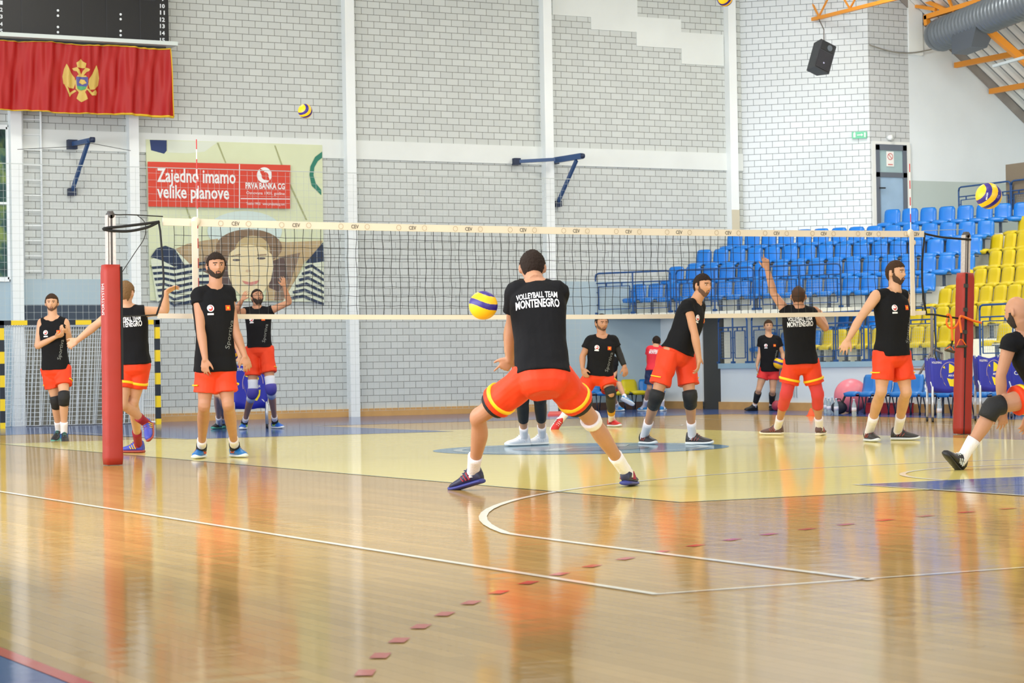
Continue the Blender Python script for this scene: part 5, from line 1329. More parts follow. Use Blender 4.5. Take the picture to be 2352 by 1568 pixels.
M_shirt = mat('shirt_black', (0.08, 0.08, 0.09), 0.85, spec=0.2, bump=0.25, bscale=16)
M_short = mat('shorts_red', (0.89, 0.25, 0.10), 0.6, spec=0.3, bump=0.2, bscale=14)
M_shortp = mat('shorts_crimson', (0.86, 0.20, 0.20), 0.6, spec=0.3, bump=0.2, bscale=14)
M_navy = mat('shorts_navy', (0.12, 0.18, 0.33), 0.7); M_redshirt = mat('shirt_red', (0.86, 0.12, 0.20), 0.7)
M_yst = mat('stripe_yellow', (0.98, 0.80, 0.10), 0.5)
M_sock = mat('sock_white', (0.92, 0.90, 0.91), 0.85, bump=0.3, bscale=90, stretch=(1, 1, .2))
M_padk = mat('pad_black', (0.09, 0.09, 0.10), 0.75, bump=0.2, bscale=60)
M_print = mat('shirt_print', (0.92, 0.92, 0.93), 0.6); M_printg = mat('print_grey', (0.50, 0.51, 0.50), 0.6)
M_flagp = mat('badge_orange', (0.92, 0.36, 0.10), 0.6); M_bred = mat('badge_red', (0.78, 0.25, 0.22), 0.6)
HAIR = {'dark': (0.17, 0.125, 0.10), 'brown': (0.26, 0.18, 0.12), 'light': (0.50, 0.38, 0.25), 'shave': (0.30, 0.21, 0.16), 'stub': (0.60, 0.45, 0.36)}
_wrist = [None]
def hand(m, wr, dirv, palm_n, k, curl=25, spread=7, thumb=1, curls=None, reach=1.0):
    """palm and five fingers; dirv along the hand, palm_n out of the palm; thumb = +1/-1 side"""
    D = dirv.normalized(); Nv = (palm_n - D*palm_n.dot(D)).normalized(); S_ = D.cross(Nv)*thumb
    L = 0.088*k
    rings = []
    for t, w, h in ((-0.02, 0.024, 0.018), (0.25, 0.034, 0.017), (0.6, 0.042, 0.015), (0.92, 0.043, 0.013), (1.04, 0.036, 0.010)):
        rings.append([wr+D*(L*t)+S_*(w*k*math.cos(a))+Nv*(h*k*math.sin(a)) for a in [2*math.pi*q/14 for q in range(14)]])
    m.loft(rings)
    lens = [0.070, 0.080, 0.074, 0.058]; pos = [0.031, 0.0105, -0.0105, -0.030]
    for i in range(4):
        b = wr+D*(L*(0.93 if i in (0, 3) else 1.0))+S_*(pos[i]*k)
        ang = (1.5-i)*spread; dd = Matrix.Rotation(math.radians(-ang*thumb), 3, Nv) @ D if thumb > 0 else Matrix.Rotation(math.radians(ang*-1*thumb), 3, Nv) @ D
        dd = (D + S_*math.tan(math.radians(ang))).normalized()
        c = (curls[i] if curls else curl+i*3); pts = [b-dd*0.012*k, b]; cur = b; d_ = dd; axx = Nv.cross(dd).normalized()
        for q_, fr_ in enumerate((0.45, 0.31, 0.24)):
            d_ = Matrix.Rotation(math.radians(-c*(0.8 if q_ == 0 else 1.0)), 3, axx) @ d_
            if d_.dot(Nv) < 0 and q_ == 0 and c > 0:
                d_ = Matrix.Rotation(math.radians(2*c*0.8), 3, axx) @ d_; axx = -axx
            cur = cur+d_*(lens[i]*k*fr_*reach); pts.append(cur)
        limb(m, pts, [0.0092*k, 0.0092*k, 0.0088*k, 0.0080*k, 0.0068*k], 8, 3)
    b = wr+D*(L*0.30)+S_*(0.028*k); td = (D*0.72+S_*0.68+Nv*0.18).normalized()
    p1 = b+td*0.034*k; td2 = (td*0.8+D*0.5+Nv*0.15).normalized(); p2 = p1+td2*0.030*k; p3 = p2+(td2+D*0.2).normalized()*0.024*k
    limb(m, [b-td*0.014*k, b, p1, p2, p3], [0.014*k, 0.0135*k, 0.0108*k, 0.0098*k, 0.0078*k], 9, 3)

def shoe(parent, ank, heel_dir_toe, up, k, cols, name='shoe', high=False):
    """ank ankle joint; toe direction; up; cols (upper, sole, accent)"""
    D = heel_dir_toe.normalized(); U = (up-D*up.dot(D)).normalized(); S_ = D.cross(U)
    base = ank-U*0.088*k
    prof = [(-0.068, 0.028, 0.070, 0.0), (-0.060, 0.037, 0.118, 0.0), (-0.025, 0.043, 0.136, 0.0), (0.02, 0.045, 0.132, 0), (0.055, 0.046, 0.108, 0), (0.09, 0.048, 0.082, 0), (0.13, 0.051, 0.066, 0), (0.17, 0.050, 0.054, 0.002), (0.207, 0.040, 0.040, 0.006), (0.230, 0.020, 0.024, 0.012)]
    m = MB(); rings = []
    for y, w, h, lift in prof:
        c = base+D*(y*k)+U*(lift*k+0.016*k); ring = []
        for q_ in range(16):
            a = 2*math.pi*q_/16; cx, sz = math.cos(a), math.sin(a)
            zz = h*k*(0.5+0.5*sz) ; ww = w*k*(1.0 if sz < 0.2 else 1.0-0.35*sz*(1 if h > 0.09 else 0.6))
            ring.append(c+S_*(cx*ww*(0.9 if sz < -0.8 else 1))+U*zz)
        rings.append(ring)
    m.loft(rings); o = m.build(name, cols[0], parent, True); 
    ms = MB(); rings = []
    for y, w, h, lift in prof:
        c = base+D*((y*1.04)*k)+U*(lift*k)
        rings.append([c+S_*((w+0.006)*k*math.cos(a))+U*(0.017*k*math.sin(a)+0.017*k) for a in [2*math.pi*q_/14 for q_ in range(14)]])
    ms.loft(rings); sub(ms.build('sole', cols[1], None, True), o)
    ma = MB()
    for sd in (-1, 1):
        for j_, y in enumerate((0.02, 0.048, 0.076)):
            a = base+D*((y-0.012)*k)+S_*(sd*0.0475*k)+U*0.045*k; b = base+D*((y+0.012)*k)+S_*(sd*(0.040-0.001*j_)*k)+U*(0.100-0.012*j_)*k
            ma.bar(a, b, 0.014*k, 0.007*k)
    sub(ma.build('side_stripes', cols[2], None), o)
    ml = MB()
    for j_ in range(4):
        y = 0.060+0.02*j_; h = 0.121-0.016*j_
        ml.bar(base+D*(y*k)+U*(h*k)-S_*0.022*k, base+D*(y*k)+U*(h*k)+S_*0.022*k, 0.006*k, 0.006*k)
    sub(ml.build('laces', cols[3] if len(cols) > 3 else cols[1], None), o)
    return o

def person(name_label, Z, k, J, body_yaw, head, hands, feet, shirt='sleeve', skin='a', hair='dark', beard=None, cat='person',
           shorts=M_short, shirtm=None, stripe='band', socks=None, pads=None, wraps=(), prints=('back',), shoe_cols=None, group=None, voxel=0.0085,
           hem=-0.10, legfrac=0.72, undershorts=False, hairstyle='short', sleeve=None, torso=1.0, hide_arms=()):
    s = FPX/Z
    def P(n):
        j = J[n]; return at(j[0], j[1], Z+(j[2] if len(j) > 2 else 0.0))
    PJ = {n: P(n) for n in J}
    shL, shR, hpL, hpR = PJ['shL'], PJ['shR'], PJ['hpL'], PJ['hpR']
    hip = (hpL+hpR)/2; nk = PJ['nk']; sh = (shL+shR)/2
    spine = (sh-hip)
    front = rotm(body_yaw, 0, 0)[1]
    # feet: 'g' on the floor at a pixel, toes heading a yaw; 'f' free: toe pixel
    ank, toe, upf = {}, {}, {}
    for sd in 'LR':
        f = feet[sd]
        if f[0] == 'g':
            c = fl(f[1], f[2]); D = rotm(f[3], 0, 0)[1]
            heelup = f[4] if len(f) > 4 else 0.0
            ank[sd] = Vector((c.x, c.y, 0.0845*k)) - D*0.10*k*0 
            toe[sd] = D; upf[sd] = Vector((0, 0, 1))
            if heelup:
                ax = D.cross(Vector((0, 0, 1))).normalized(); R_ = Matrix.Rotation(math.radians(-heelup), 3, ax)
                piv = Vector((c.x, c.y, 0))+D*0.14*k
                ank[sd] = piv + R_ @ (ank[sd]-piv); toe[sd] = R_ @ D; upf[sd] = R_ @ Vector((0, 0, 1))
        else:
            A_ = at(f[1], f[2], Z+f[3]); T_ = at(f[4], f[5], Z+f[6]); a = (T_-A_).normalized()
            b = (PJ['kn'+sd]-A_); b = (b-a*b.dot(a)).normalized(); c22, s22 = math.cos(math.radians(22)), math.sin(math.radians(22))
            ank[sd] = A_; toe[sd] = a*c22+b*s22; upf[sd] = -a*s22+b*c22
    root = empty('person', Vector((hip.x, hip.y, 0 if 'g' in (feet['L'][0], feet['R'][0]) else 0.0)), name_label, cat, group)
    m = MB()
    # torso
    ha = (hpR-hpL).normalized(); sa = (shR-shL).normalized(); up = spine.normalized()
    hw = 0.5*(hpR-hpL).length; sw = 0.5*(shR-shL).length
    def frame(t):
        X = ha.lerp(sa, min(1, max(0, t))).normalized(); X = (X-up*X.dot(up)).normalized(); Y = X.cross(up)
        return X, Y
    def ctr(t):
        bulge = front*(0.015*k*math.sin(math.pi*min(max(t, 0), 1)))
        return hip.lerp(sh, t)+bulge
    tw = torso
    prof = [(-0.20, .085, .08), (-0.12, .140, .105), (-0.02, .162, .115), (0.10, .158, .112), (0.28, .145, .102), (0.45, .146, .102), (0.62, .160, .112), (0.80, .170, .118), (0.93, .165, .105), (1.02, .125, .080), (1.07, .075, .062)]
    rings = []
    for t, a, b in prof:
        X, Y = frame(t); rings.append(ring_frame(ctr(t), X, Y, a*k*tw, b*k*tw))
    m.loft(rings)
    for q_, sd in ((shL, 'L'), (shR, 'R')): m.ball(q_, 0.058*k, 14, 10)
    # neck and head
    hy, hp_, hr, hskin = head[0], head[1], head[2], skin
    HS, HF, HZ = rotm(hy, hp_, hr); hc = PJ['hd']; hk = k*0.97*(head[3] if len(head) > 3 else 1.0)
    limb(m, [sh.lerp(nk, 0.2), nk.lerp(sh, 0.15), nk, hc-HZ*0.055*k-HF*0.018*k], [0.085*k, 0.068*k, 0.060*k, 0.060*k], 16, 4)
    for q_ in (shL, shR): limb(m, [nk.lerp(sh, .25), nk.lerp(sh, .35).lerp(q_, .45), q_], [0.055*k, 0.058*k, 0.055*k], 14, 5)
    G = head_grid(hk); hv = []
    for row in G:
        hv.append([hc+HS*p.x+HF*p.y+HZ*p.z for p in (head_pt(d, hk) for d in row)])
    m.loft(hv)
    for sx_ in (-1, 1):
        e = hc+HS*(sx_*0.082*hk)-HF*0.008*hk-HZ*0.006*hk
        m.ball(e, 0.034*hk, 12, 10, (0.34, 0.60, 1.0), ((HS+HF*0.3*sx_).normalized(), (HF-HS*0.45*sx_).normalized(), HZ))
    # arms
    fr_arm = [(0, .056), (0.30, .051), (0.75, .043), (1.0, .040)]
    for sd in 'LR':
        if sd in hide_arms: continue
        S0, E0, W0, H0 = PJ['sh'+sd], PJ['el'+sd], PJ['wr'+sd], PJ['ha'+sd]
        limb(m, [S0.lerp(sh, 0.15), S0, S0.lerp(E0, .35), S0.lerp(E0, .8), E0, E0.lerp(W0, .28), E0.lerp(W0, .7), W0, W0+(H0-W0).normalized()*0.02*k], [x*k for x in (.050, .058, .052, .043, .040, .043, .034, .0275, .027)], 14, 5)
        hd_ = hands.get(sd, {}); pn = hd_.get('n', None)
        n_ = (RGT*pn[0]+FWD*pn[1]+UPV*pn[2]) if pn else -FWD
        hand(m, W0, H0-W0, n_, k, hd_.get('curl', 20), hd_.get('spread', 7), hd_.get('thumb', 1), hd_.get('curls'))
    # legs
    for sd in 'LR':
        H_, K_, A_ = PJ['hp'+sd], PJ['kn'+sd], ank[sd]
        shin = (A_-K_).normalized(); thigh = (K_-H_).normalized()
        back = (thigh-shin); back = -(back - shin*back.dot(shin)); back = -back
        kf = (thigh - shin*thigh.dot(shin)); kf = kf.normalized() if kf.length > 0.05 else front
        if kf.dot(front) < -0.2 and kf.length and abs(thigh.dot(shin)) > 0.97: kf = front
        calf = -kf
        limb(m, [H_, H_.lerp(K_, .25), H_.lerp(K_, .6), H_.lerp(K_, .88), K_+kf*0.006*k, K_.lerp(A_, .13)+calf*0.006*k, K_.lerp(A_, .32)+calf*0.016*k, K_.lerp(A_, .6)+calf*0.010*k, K_.lerp(A_, .85), A_, A_-upf[sd]*0.035*k],
             [x*k for x in (.093, .089, .074, .058, .056, .052, .057, .044, .035, .035, .034)], 16, 5)
        limb(m, [A_-upf[sd]*0.05*k-toe[sd]*0.03*k, A_-upf[sd]*0.05*k+toe[sd]*0.06*k, A_-upf[sd]*0.062*k+toe[sd]*0.15*k], [.024*k, .026*k, .016*k], 10, 3)
    me = remesh(m, voxel, 2)
    body = link('body', me, skin_mat(skin), root)
    # face
    me_ = MB()
    for sx_ in (-1, 1):
        me_.ball(hc+HS*(sx_*0.031*hk)+HF*0.078*hk+HZ*0.009*hk, 0.0115*hk, 12, 8, (1, 1, 0.50), (HS, HF, HZ))
    me_.build('eyes', M_eye, root, True)
    mi_ = MB()
    for sx_ in (-1, 1): mi_.ball(hc+HS*(sx_*0.031*hk)+HF*0.0855*hk+HZ*0.009*hk, 0.0064*hk, 10, 6, (1, 1, 0.85), (HS, HF, HZ))
    mi_.build('irises', M_iris, root, True)
    hm = mat('hair_'+hair, HAIR[hair], 0.75, spec=0.2, bump=0.5, bscale=160)
    def cap(name, test, off, material, border=-0.004):
        n_, mmx = 128, 96; G2 = head_grid(hk, n_, mmx); vs, fs = [], []
        inside = {}
        for j in range(mmx+1):
            for i in range(n_): inside[(j, i)] = test(G2[j][i])
        for j in range(mmx+1):
            for i in range(n_):
                d = G2[j][i]; p = head_pt(d, hk)
                nb = all(inside[(min(max(j+a, 0), mmx), (i+b) % n_)] for a in (-1, 0, 1) for b in (-1, 0, 1))
                o_ = off*hk*(1+0.35*noise.noise(Vector(d)*9)+0.25*noise.noise(Vector(d)*31)) if nb else border*hk
                p = p+Vector(d)*o_
                vs.append(tuple(hc+HS*p.x+HF*p.y+HZ*p.z))
        for j in range(mmx):
            for i in range(n_):
                if inside[(j, i)] and inside[(j+1, i)] and inside[(j, (i+1) % n_)] and inside[(j+1, (i+1) % n_)]:
                    fs.append((j*n_+i, (j+1)*n_+i, (j+1)*n_+(i+1) % n_, j*n_+(i+1) % n_))
        if not fs: return
        me3 = bpy.data.meshes.new(name); me3.from_pydata(vs, [], fs)
        bm = bmesh.new(); bm.from_mesh(me3); bmesh.ops.delete(bm, geom=[v for v in bm.verts if not v.link_faces], context='VERTS'); bmesh.ops.recalc_face_normals(bm, faces=bm.faces); bm.to_mesh(me3); bm.free()
        o = link(name, me3, material, root, True)
    if hairstyle != 'none':
        hl = {'short': 0.50, 'high': 0.58, 'low': 0.42}[hairstyle if hairstyle in ('short', 'high', 'low') else 'short']
        def hairt(d):
            x, y, z = d
            if y > 0.30: return z > hl - 0.16*abs(x) + (0.04 if abs(x) > 0.5 else 0)
            if abs(x) > 0.45:
                if y > 0.02: return z > (-0.06 if y < 0.30 and abs(x) > 0.78 else 0.42)
                if y > -0.26: return z > 0.22
                return z > 0.22+(y+0.26)*3.2 or z > 0.30
            if y > -0.40: return z > 0.3
            return z > -0.40-0.12*(1-abs(x))
        cap('hair', hairt, 0.012 if hair not in ('shave', 'stub') else 0.003, hm)
    def brow(d):
        x, y, z = d; return y > 0.3 and 0.12 < abs(x) < 0.62 and 0.165 < z-0.02*abs(x) < 0.275
    for sgn in (-1, 1): cap('eyebrow', lambda d, sgn=sgn: d[0]*sgn > 0 and brow(d), 0.0035, hm, 0.001)
    ml_ = MB(); lipc = hc+HF*0.0985*hk-HZ*0.0635*hk
    ml_.ball(hc+HF*0.091*hk-HZ*0.0635*hk, 0.017*hk, 12, 8, (1.0, 0.30, 0.30), (HS, HF, HZ)); ml_.build('lips', mat('lips', (0.66, 0.40, 0.34), 0.5), root, True)
    if beard:
        bmt = mat('beard_'+beard, {'dark': (0.20, 0.15, 0.12), 'brown': (0.30, 0.21, 0.15), 'stub': (0.42, 0.30, 0.23)}[beard], 0.8, bump=0.5, bscale=200)
        full = beard != 'stub'
        def bt(d):
            x, y, z = d; ax_ = abs(x)
            if y < -0.02 or z < -0.95: return False
            if ax_ > 0.78 and 0.06 < y < 0.34+0.3*max(0, -z) and -0.45 < z < -0.02: return True
            if ax_ < 0.20 and -0.575 < z < -0.470: return False
            if ax_ < 0.33 and -0.62 <= z < -0.365-0.10*ax_: return True
            return z < -0.62+0.66*max(0.0, ax_-0.30) and z < -0.16
        cap('beard', bt, 0.009 if full else 0.0022, bmt, 0.0004)
    # shirt
    sm = shirtm or M_shirt
    if shirt:
        m = MB(); rings = []
        prof = [(hem, .184, .150), (hem+.02, .187, .152), (0.06, .184, .144), (0.22, .170, .130), (0.42, .168, .125), (0.60, .178, .130), (0.78, .188, .132), (0.92, .182, .118), (1.01, .140, .094), (1.06, .096, .080), (1.075, .088, .074)]
        for t, a, b in prof:
            X, Y = frame(t); rings.append(ring_frame(ctr(t), X, Y, a*k*tw, b*k*tw, 28, 2.5))
        m.loft(rings)
        sl = sleeve or {'L': 0.0, 'R': 0.0}
        for sd in 'LR':
            S0, E0 = PJ['sh'+sd], PJ['el'+sd]; fr_ = {'sleeve': 0.52, 'rolled': 0.26, 'tank': 0.05}[shirt] + (sl.get(sd, 0) if sleeve else 0)
            d_ = (E0-S0).normalized()
            limb(m, [nk.lerp(sh, .42).lerp(S0, .22), nk.lerp(sh, .42).lerp(S0, .5), S0.lerp(nk.lerp(sh, .6), .2)], [0.056*k, 0.064*k, 0.062*k], 14, 5, endcap=False)
            if shirt == 'tank': limb(m, [S0.lerp(sh, .45), S0.lerp(sh, .1), S0+d_*0.002*k], [.070*k, .069*k, .064*k], 16, 4, endcap=False)
            else: limb(m, [S0.lerp(sh, .45), S0, S0.lerp(E0, fr_*.6), S0.lerp(E0, fr_)], [.072*k, .071*k, .069*k, .072*k], 16, 5, endcap=False)
        def fold(c):
            t = (c-hip).dot(up)/max(0.2, spine.length)
            return 0.9*math.sin(c.dot(up)*26+3*noise.noise(c*5))*max(0.0, 0.55-t)
        shm = remesh(m, voxel, 2, 0.0075*k, 5.0, fold)
        # open the hem: material only; keep as a body-hugging cloth volume
        sho = link('shirt', shm, sm, root)
        bvs = bvh_of(sho)
        X, Y = frame(0.8)
        # Y = X x up : is it towards the front?
        fsg = 1 if Y.dot(front) > 0 else -1
        right = X  # from the picture-left shoulder to the picture-right one
        def on_shirt(me0, name, t, lat, facing, material, off=0.0045, rot=0, nm=None):
            Xf, Yf = frame(t); fdir = Yf if Yf.dot(front) > 0 else -Yf
            if facing == 'back': fdir = -fdir
            UPt = up; XX = UPt.cross(fdir).normalized()
            a = math.radians(rot); XR = XX*math.cos(a)+UPt*math.sin(a); YR = -XX*math.sin(a)+UPt*math.cos(a)
            return sub(drape(name, me0, bvs, ctr(t)+XX*(lat*k), XR, YR, material, None, off, 0.45), sho)
        def sized(body_, w, h, **kw):
            me0 = text_mesh(body_, 1, **kw); xs = [v.co.x for v in me0.vertices]; ys = [v.co.y for v in me0.vertices]
            for v in me0.vertices:
                v.co.x = ((v.co.x-min(xs))/(max(xs)-min(xs))-0.5)*w*k; v.co.y = ((v.co.y-min(ys))/(max(ys)-min(ys))-0.5)*h*k
            return me0
        if 'back' in prints:
            on_shirt(sized('VOLLEYBALL TEAM', 0.268, 0.044, bold=0.025), 'lettering', 0.865, 0, 'back', M_print)
            on_shirt(sized('MONTENEGRO', 0.285, 0.060, bold=0.03), 'lettering', 0.765, 0, 'back', M_print)
        if 'front' in prints:
            # crest on the wearer's right breast, little flag on the left, sponsor word up the left side
            on_shirt(disc_mesh(0.031*k, 20), 'badge', 0.79, -0.080, 'front', M_print, 0.004)
            on_shirt(disc_mesh(0.024*k, 16, 0.8), 'badge_ball', 0.79, -0.080, 'front', M_bred, 0.006)
            on_shirt(disc_mesh(0.012*k, 12, 1.3), 'badge_ball', 0.80, -0.086, 'front', M_print, 0.0075)
            on_shirt(rect_mesh(0.055*k, 0.016*k), 'badge_word', 0.705, -0.080, 'front', M_print, 0.004)
            on_shirt(rect_mesh(0.050*k, 0.046*k), 'flag_patch', 0.79, 0.085, 'front', M_flagp, 0.004)
            on_shirt(disc_mesh(0.011*k, 8, 0.9), 'flag_emblem', 0.79, 0.085, 'front', M_yst, 0.0055)
            on_shirt(sized('Sportiva', 0.26, 0.055), 'lettering', 0.40, 0.105, 'front', M_printg, 0.005, 78)
    # shorts
    if shorts is not None:
        m = MB(); rings = []
        for t, a, b in [(-0.24, .10, .09), (-0.20, .135, .108), (-0.12, .168, .132), (-0.02, .180, .138), (0.07, .172, .128), (0.09, .150, .108)]:
            X, Y = frame(t); rings.append(ring_frame(ctr(t), X, Y, a*k*tw, b*k*tw, 24, 2.4))
        m.loft(rings); hemi = {}
        for sd in 'LR':
            H_, K_ = PJ['hp'+sd], PJ['kn'+sd]; d_ = (K_-H_).normalized()
            e_ = H_.lerp(K_, legfrac)
            limb(m, [H_-d_*0.02*k, H_, H_.lerp(K_, legfrac*.5), e_], [.106*k, .110*k, .107*k, .112*k], 20, 6, endcap=False)
            hemi.setdefault('m', MB())
            hemi[sd] = (H_, K_, e_, d_)
        def fold2(c): return 0.8*math.sin((c-hip).length*34+4*noise.noise(c*6))
        m.ball(hip-up*0.02*k, 0.125*k, 16, 12, (1.1, 1, 1)); hemi.pop('m', None)
        sh_o = link('shorts', remesh(m, voxel, 2, 0.006*k, 6.0, fold2), shorts, root)
        if stripe == 'band':
            for sd in 'LR':
                H_, K_, e_, d_ = hemi[sd]; mb_ = MB(); mb_.tube([e_-d_*0.066*k, e_-d_*0.064*k, e_-d_*0.040*k, e_-d_*0.038*k], [0.106*k, 0.1170*k, 0.1175*k, 0.106*k], 28, True)
                sub(mb_.build('yellow_band', M_yst, None, True), sh_o)
        elif stripe == 'side':
            for sd in 'LR':
                H_, K_, e_, d_ = hemi[sd]; out = (PJ['hp'+sd]-hip); out = (out-d_*out.dot(d_)).normalized()
                mb_ = MB(); c = e_-d_*0.06*k; o2 = d_.cross(out).normalized()
                mb_.tube([c+(out*math.cos(a)+o2*math.sin(a))*0.112*k-d_*0.012*a*a*k for a in [x*0.12 for x in range(-5, 6)]], 0.011*k, 6, flat=0.6); sub(mb_.build('yellow_piping', M_yst, None, True), sh_o)
        if undershorts:
            for sd in 'LR':
                H_, K_, e_, d_ = hemi[sd]; mb_ = MB(); limb(mb_, [e_-d_*0.05*k, e_, e_+d_*0.035*k], [.099*k, .101*k, .096*k], 22, 4, endcap=False); mb_.build('undershort_hem', M_padk, root, True)
    # sleeves of cloth on legs and arms: wraps = (joint chain, f0, f1, radius add, material, name)
    def leg_r(t):
        tab = [(0, .093), (.25*.5, .089), (.3, .074), (.44, .061), (.5, .061), (.565, .057), (.66, .059), (.8, .046), (.925, .037), (1, .037)]
        for (a, ra), (b, rb_) in zip(tab, tab[1:]):
            if a <= t <= b: return ra+(rb_-ra)*(t-a)/(b-a)
        return .038
    def leg_c(sd, t):
        H_, K_, A_ = PJ['hp'+sd], PJ['kn'+sd], ank[sd]
        shin = (A_-K_).normalized(); thigh = (K_-H_).normalized(); kf = (thigh - shin*thigh.dot(shin)); kf = kf.normalized() if kf.length > 0.05 else front
        if t <= .5: return H_.lerp(K_, t*2)+kf*0.006*k*max(0, 1-abs(t-.5)*8)
        u_ = (t-.5)*2; return K_.lerp(A_, u_)-kf*(0.016*k*math.exp(-((u_-.36)/.22)**2))
    for (nm, sd, t0, t1, add, material) in wraps:
        mb_ = MB(); nseg = max(4, int((t1-t0)*28)); ts = [t0+(t1-t0)*i/nseg for i in range(nseg+1)]
        cs = [leg_c(sd, t) for t in ts]; rs = [leg_r(t)*k+add*k+(0.007*k*math.exp(-((t-.5)/.06)**2) if add > 0.0055 else 0) for t in ts]
        d0 = (cs[0]-cs[1]).normalized(); d1 = (cs[-1]-cs[-2]).normalized()
        cs = [cs[0]]+cs+[cs[-1]]; rs = [rs[0]-0.012*k]+rs+[rs[-1]-0.012*k]
        cs[0] = cs[0]+d0*0.001; cs[-1] = cs[-1]+d1*0.001
        mb_.tube(cs, rs, 18, True); mb_.build(nm, material, root, True)
    if socks:
        for sd in 'LR':
            so = socks if isinstance(socks, tuple) else (socks, 0.86)
            mb_ = MB(); ts = [so[1]+(1-so[1])*i/5 for i in range(6)]; cs = [leg_c(sd, t) for t in ts]; rs = [leg_r(t)*k+0.007*k for t in ts]
            cs = [cs[0]+(cs[0]-cs[1]).normalized()*0.001]+cs+[ank[sd]-upf[sd]*0.03*k]; rs = [rs[0]-0.010*k]+rs+[rs[-1]]
            mb_.tube(cs, rs, 16, True); mb_.build('sock', so[0], root, True)
    sc_ = shoe_cols or (M_padk, M_print, M_bred)
    for sd in 'LR': shoe(root, ank[sd], toe[sd], upf[sd], k*0.95, sc_[sd] if isinstance(sc_, dict) else sc_)
    return dict(root=root, PJ=PJ, ank=ank, k=k, front=front, up=up, body=body)
def armwrap(pp_, sd, f0, f1, mm_, name='arm_sleeve', add=0.006):
    k = pp_['k']; J_ = pp_['PJ']; S0, E0, W0 = J_['sh'+sd], J_['el'+sd], J_['wr'+sd]
    m = MB(); cs, rs = [], []
    for i in range(13):
        t = f0+(f1-f0)*i/12
        if t < 0.5: cs.append(S0.lerp(E0, t*2)); rs.append((.056-.016*t*2)*k+add*k)
        else: u_ = (t-.5)*2; cs.append(E0.lerp(W0, u_)); rs.append((.0435-.016*u_)*k+add*k)
    m.tube(cs, rs, 14, True); m.build(name, mm_, pp_['root'], True)

C_ = lambda n, rgb, r=0.5: mat(n, rgb, r)
SH_navy = (C_('shoe_navy', (0.13, 0.13, 0.24)), C_('sole_indigo', (0.20, 0.22, 0.50)), C_('shoe_crimson', (0.62, 0.16, 0.22)))
SH_blue = (C_('shoe_blue', (0.14, 0.45, 0.72)), C_('sole_white', (0.88, 0.90, 0.90)), C_('shoe_orange', (0.88, 0.40, 0.22)), C_('lace_navy', (0.16, 0.12, 0.30)))
SH_grey = (C_('shoe_charcoal', (0.19, 0.18, 0.19)), C_('sole_white', (0.88, 0.90, 0.90)), C_('shoe_rust', (0.60, 0.28, 0.24)), C_('lace_red', (0.65, 0.25, 0.25)))
SH_brown = (C_('shoe_brown', (0.36, 0.25, 0.23)), C_('sole_cream', (0.92, 0.88, 0.76)), C_('shoe_rust', (0.6, 0.28, 0.24)))
SH_white = (C_('shoe_white', (0.90, 0.91, 0.93)), C_('sole_white', (0.88, 0.9, 0.9)), C_('shoe_offwhite', (0.80, 0.81, 0.84)))
SH_red = (C_('shoe_red', (0.80, 0.15, 0.15)), C_('sole_white', (0.88, 0.9, 0.9)), C_('shoe_darkred', (0.55, 0.10, 0.10)))
SH_lime = (C_('shoe_cobalt', (0.15, 0.40, 0.78)), C_('sole_white', (0.88, 0.9, 0.9)), C_('shoe_lime', (0.72, 0.95, 0.25)), C_('shoe_lime', (0.72, 0.95, 0.25)))
SH_dark = (C_('shoe_black', (0.12, 0.12, 0.13)), C_('sole_teal', (0.30, 0.62, 0.55)), C_('shoe_cyan', (0.15, 0.45, 0.75)))
SH_multi = (C_('shoe_violet', (0.24, 0.27, 0.66)), C_('sole_gum', (0.62, 0.24, 0.18)), C_('shoe_yellow', (0.95, 0.78, 0.15)))
SH_bw = (C_('shoe_black', (0.12, 0.12, 0.13)), C_('sole_dark', (0.10, 0.10, 0.11)), C_('sole_white', (0.88, 0.9, 0.9)), C_('sole_white', (0.88, 0.9, 0.9)))
SH_sky = (C_('shoe_sky', (0.15, 0.52, 0.78)), C_('sole_white', (0.88, 0.9, 0.9)), C_('shoe_white', (0.9, 0.91, 0.93)))
M_maroon = mat('sock_maroon', (0.58, 0.10, 0.16), 0.85)
M_redsl = mat('sleeve_red', (0.84, 0.25, 0.25), 0.75); M_knw = mat('knee_white', (0.83, 0.85, 0.90), 0.8); M_knb = mat('knee_blue', (0.28, 0.26, 0.62), 0.7)
PEOPLE = {}

# the crouching player in the middle, seen from behind
PEOPLE['centre'] = person('person crouching with legs wide apart, seen from behind, with the ball at their left side', 16.0, 1.10,
  dict(hd=(1223, 616, 0.32), nk=(1229, 645, 0.20), shL=(1184, 668, 0.20), shR=(1283, 670, 0.16), elL=(1176, 762, 0.32), wrL=(1172, 822, 0.50), haL=(1152, 853, 0.56),
       elR=(1262, 762, 0.42), wrR=(1205, 815, 0.58), haR=(1170, 845, 0.62), hpL=(1218, 862, -0.08), hpR=(1275, 862, -0.06), knL=(1100, 957, 0.22), knR=(1352, 955, 0.26)),
  180, (180, -18, 0), {'L': dict(n=(0.3, 0.5, 0.6), curls=[5, 55, 60, 60], thumb=-1), 'R': dict(n=(0.2, 0.5, 0.6), curl=30)},
  {'L': ('g', 1094, 1126, -128, 14), 'R': ('g', 1440, 1118, 165, 4)}, shirt='sleeve', skin='b', hair='dark', hairstyle='low', voxel=0.0075,
  prints=('back',), stripe='band', undershorts=True, socks=(M_sock, 0.845), shoe_cols=SH_navy, torso=1.0, hem=-0.02, legfrac=0.66,
  wraps=(('knee_tape', 'R', 0.525, 0.565, 0.006, M_sock),))
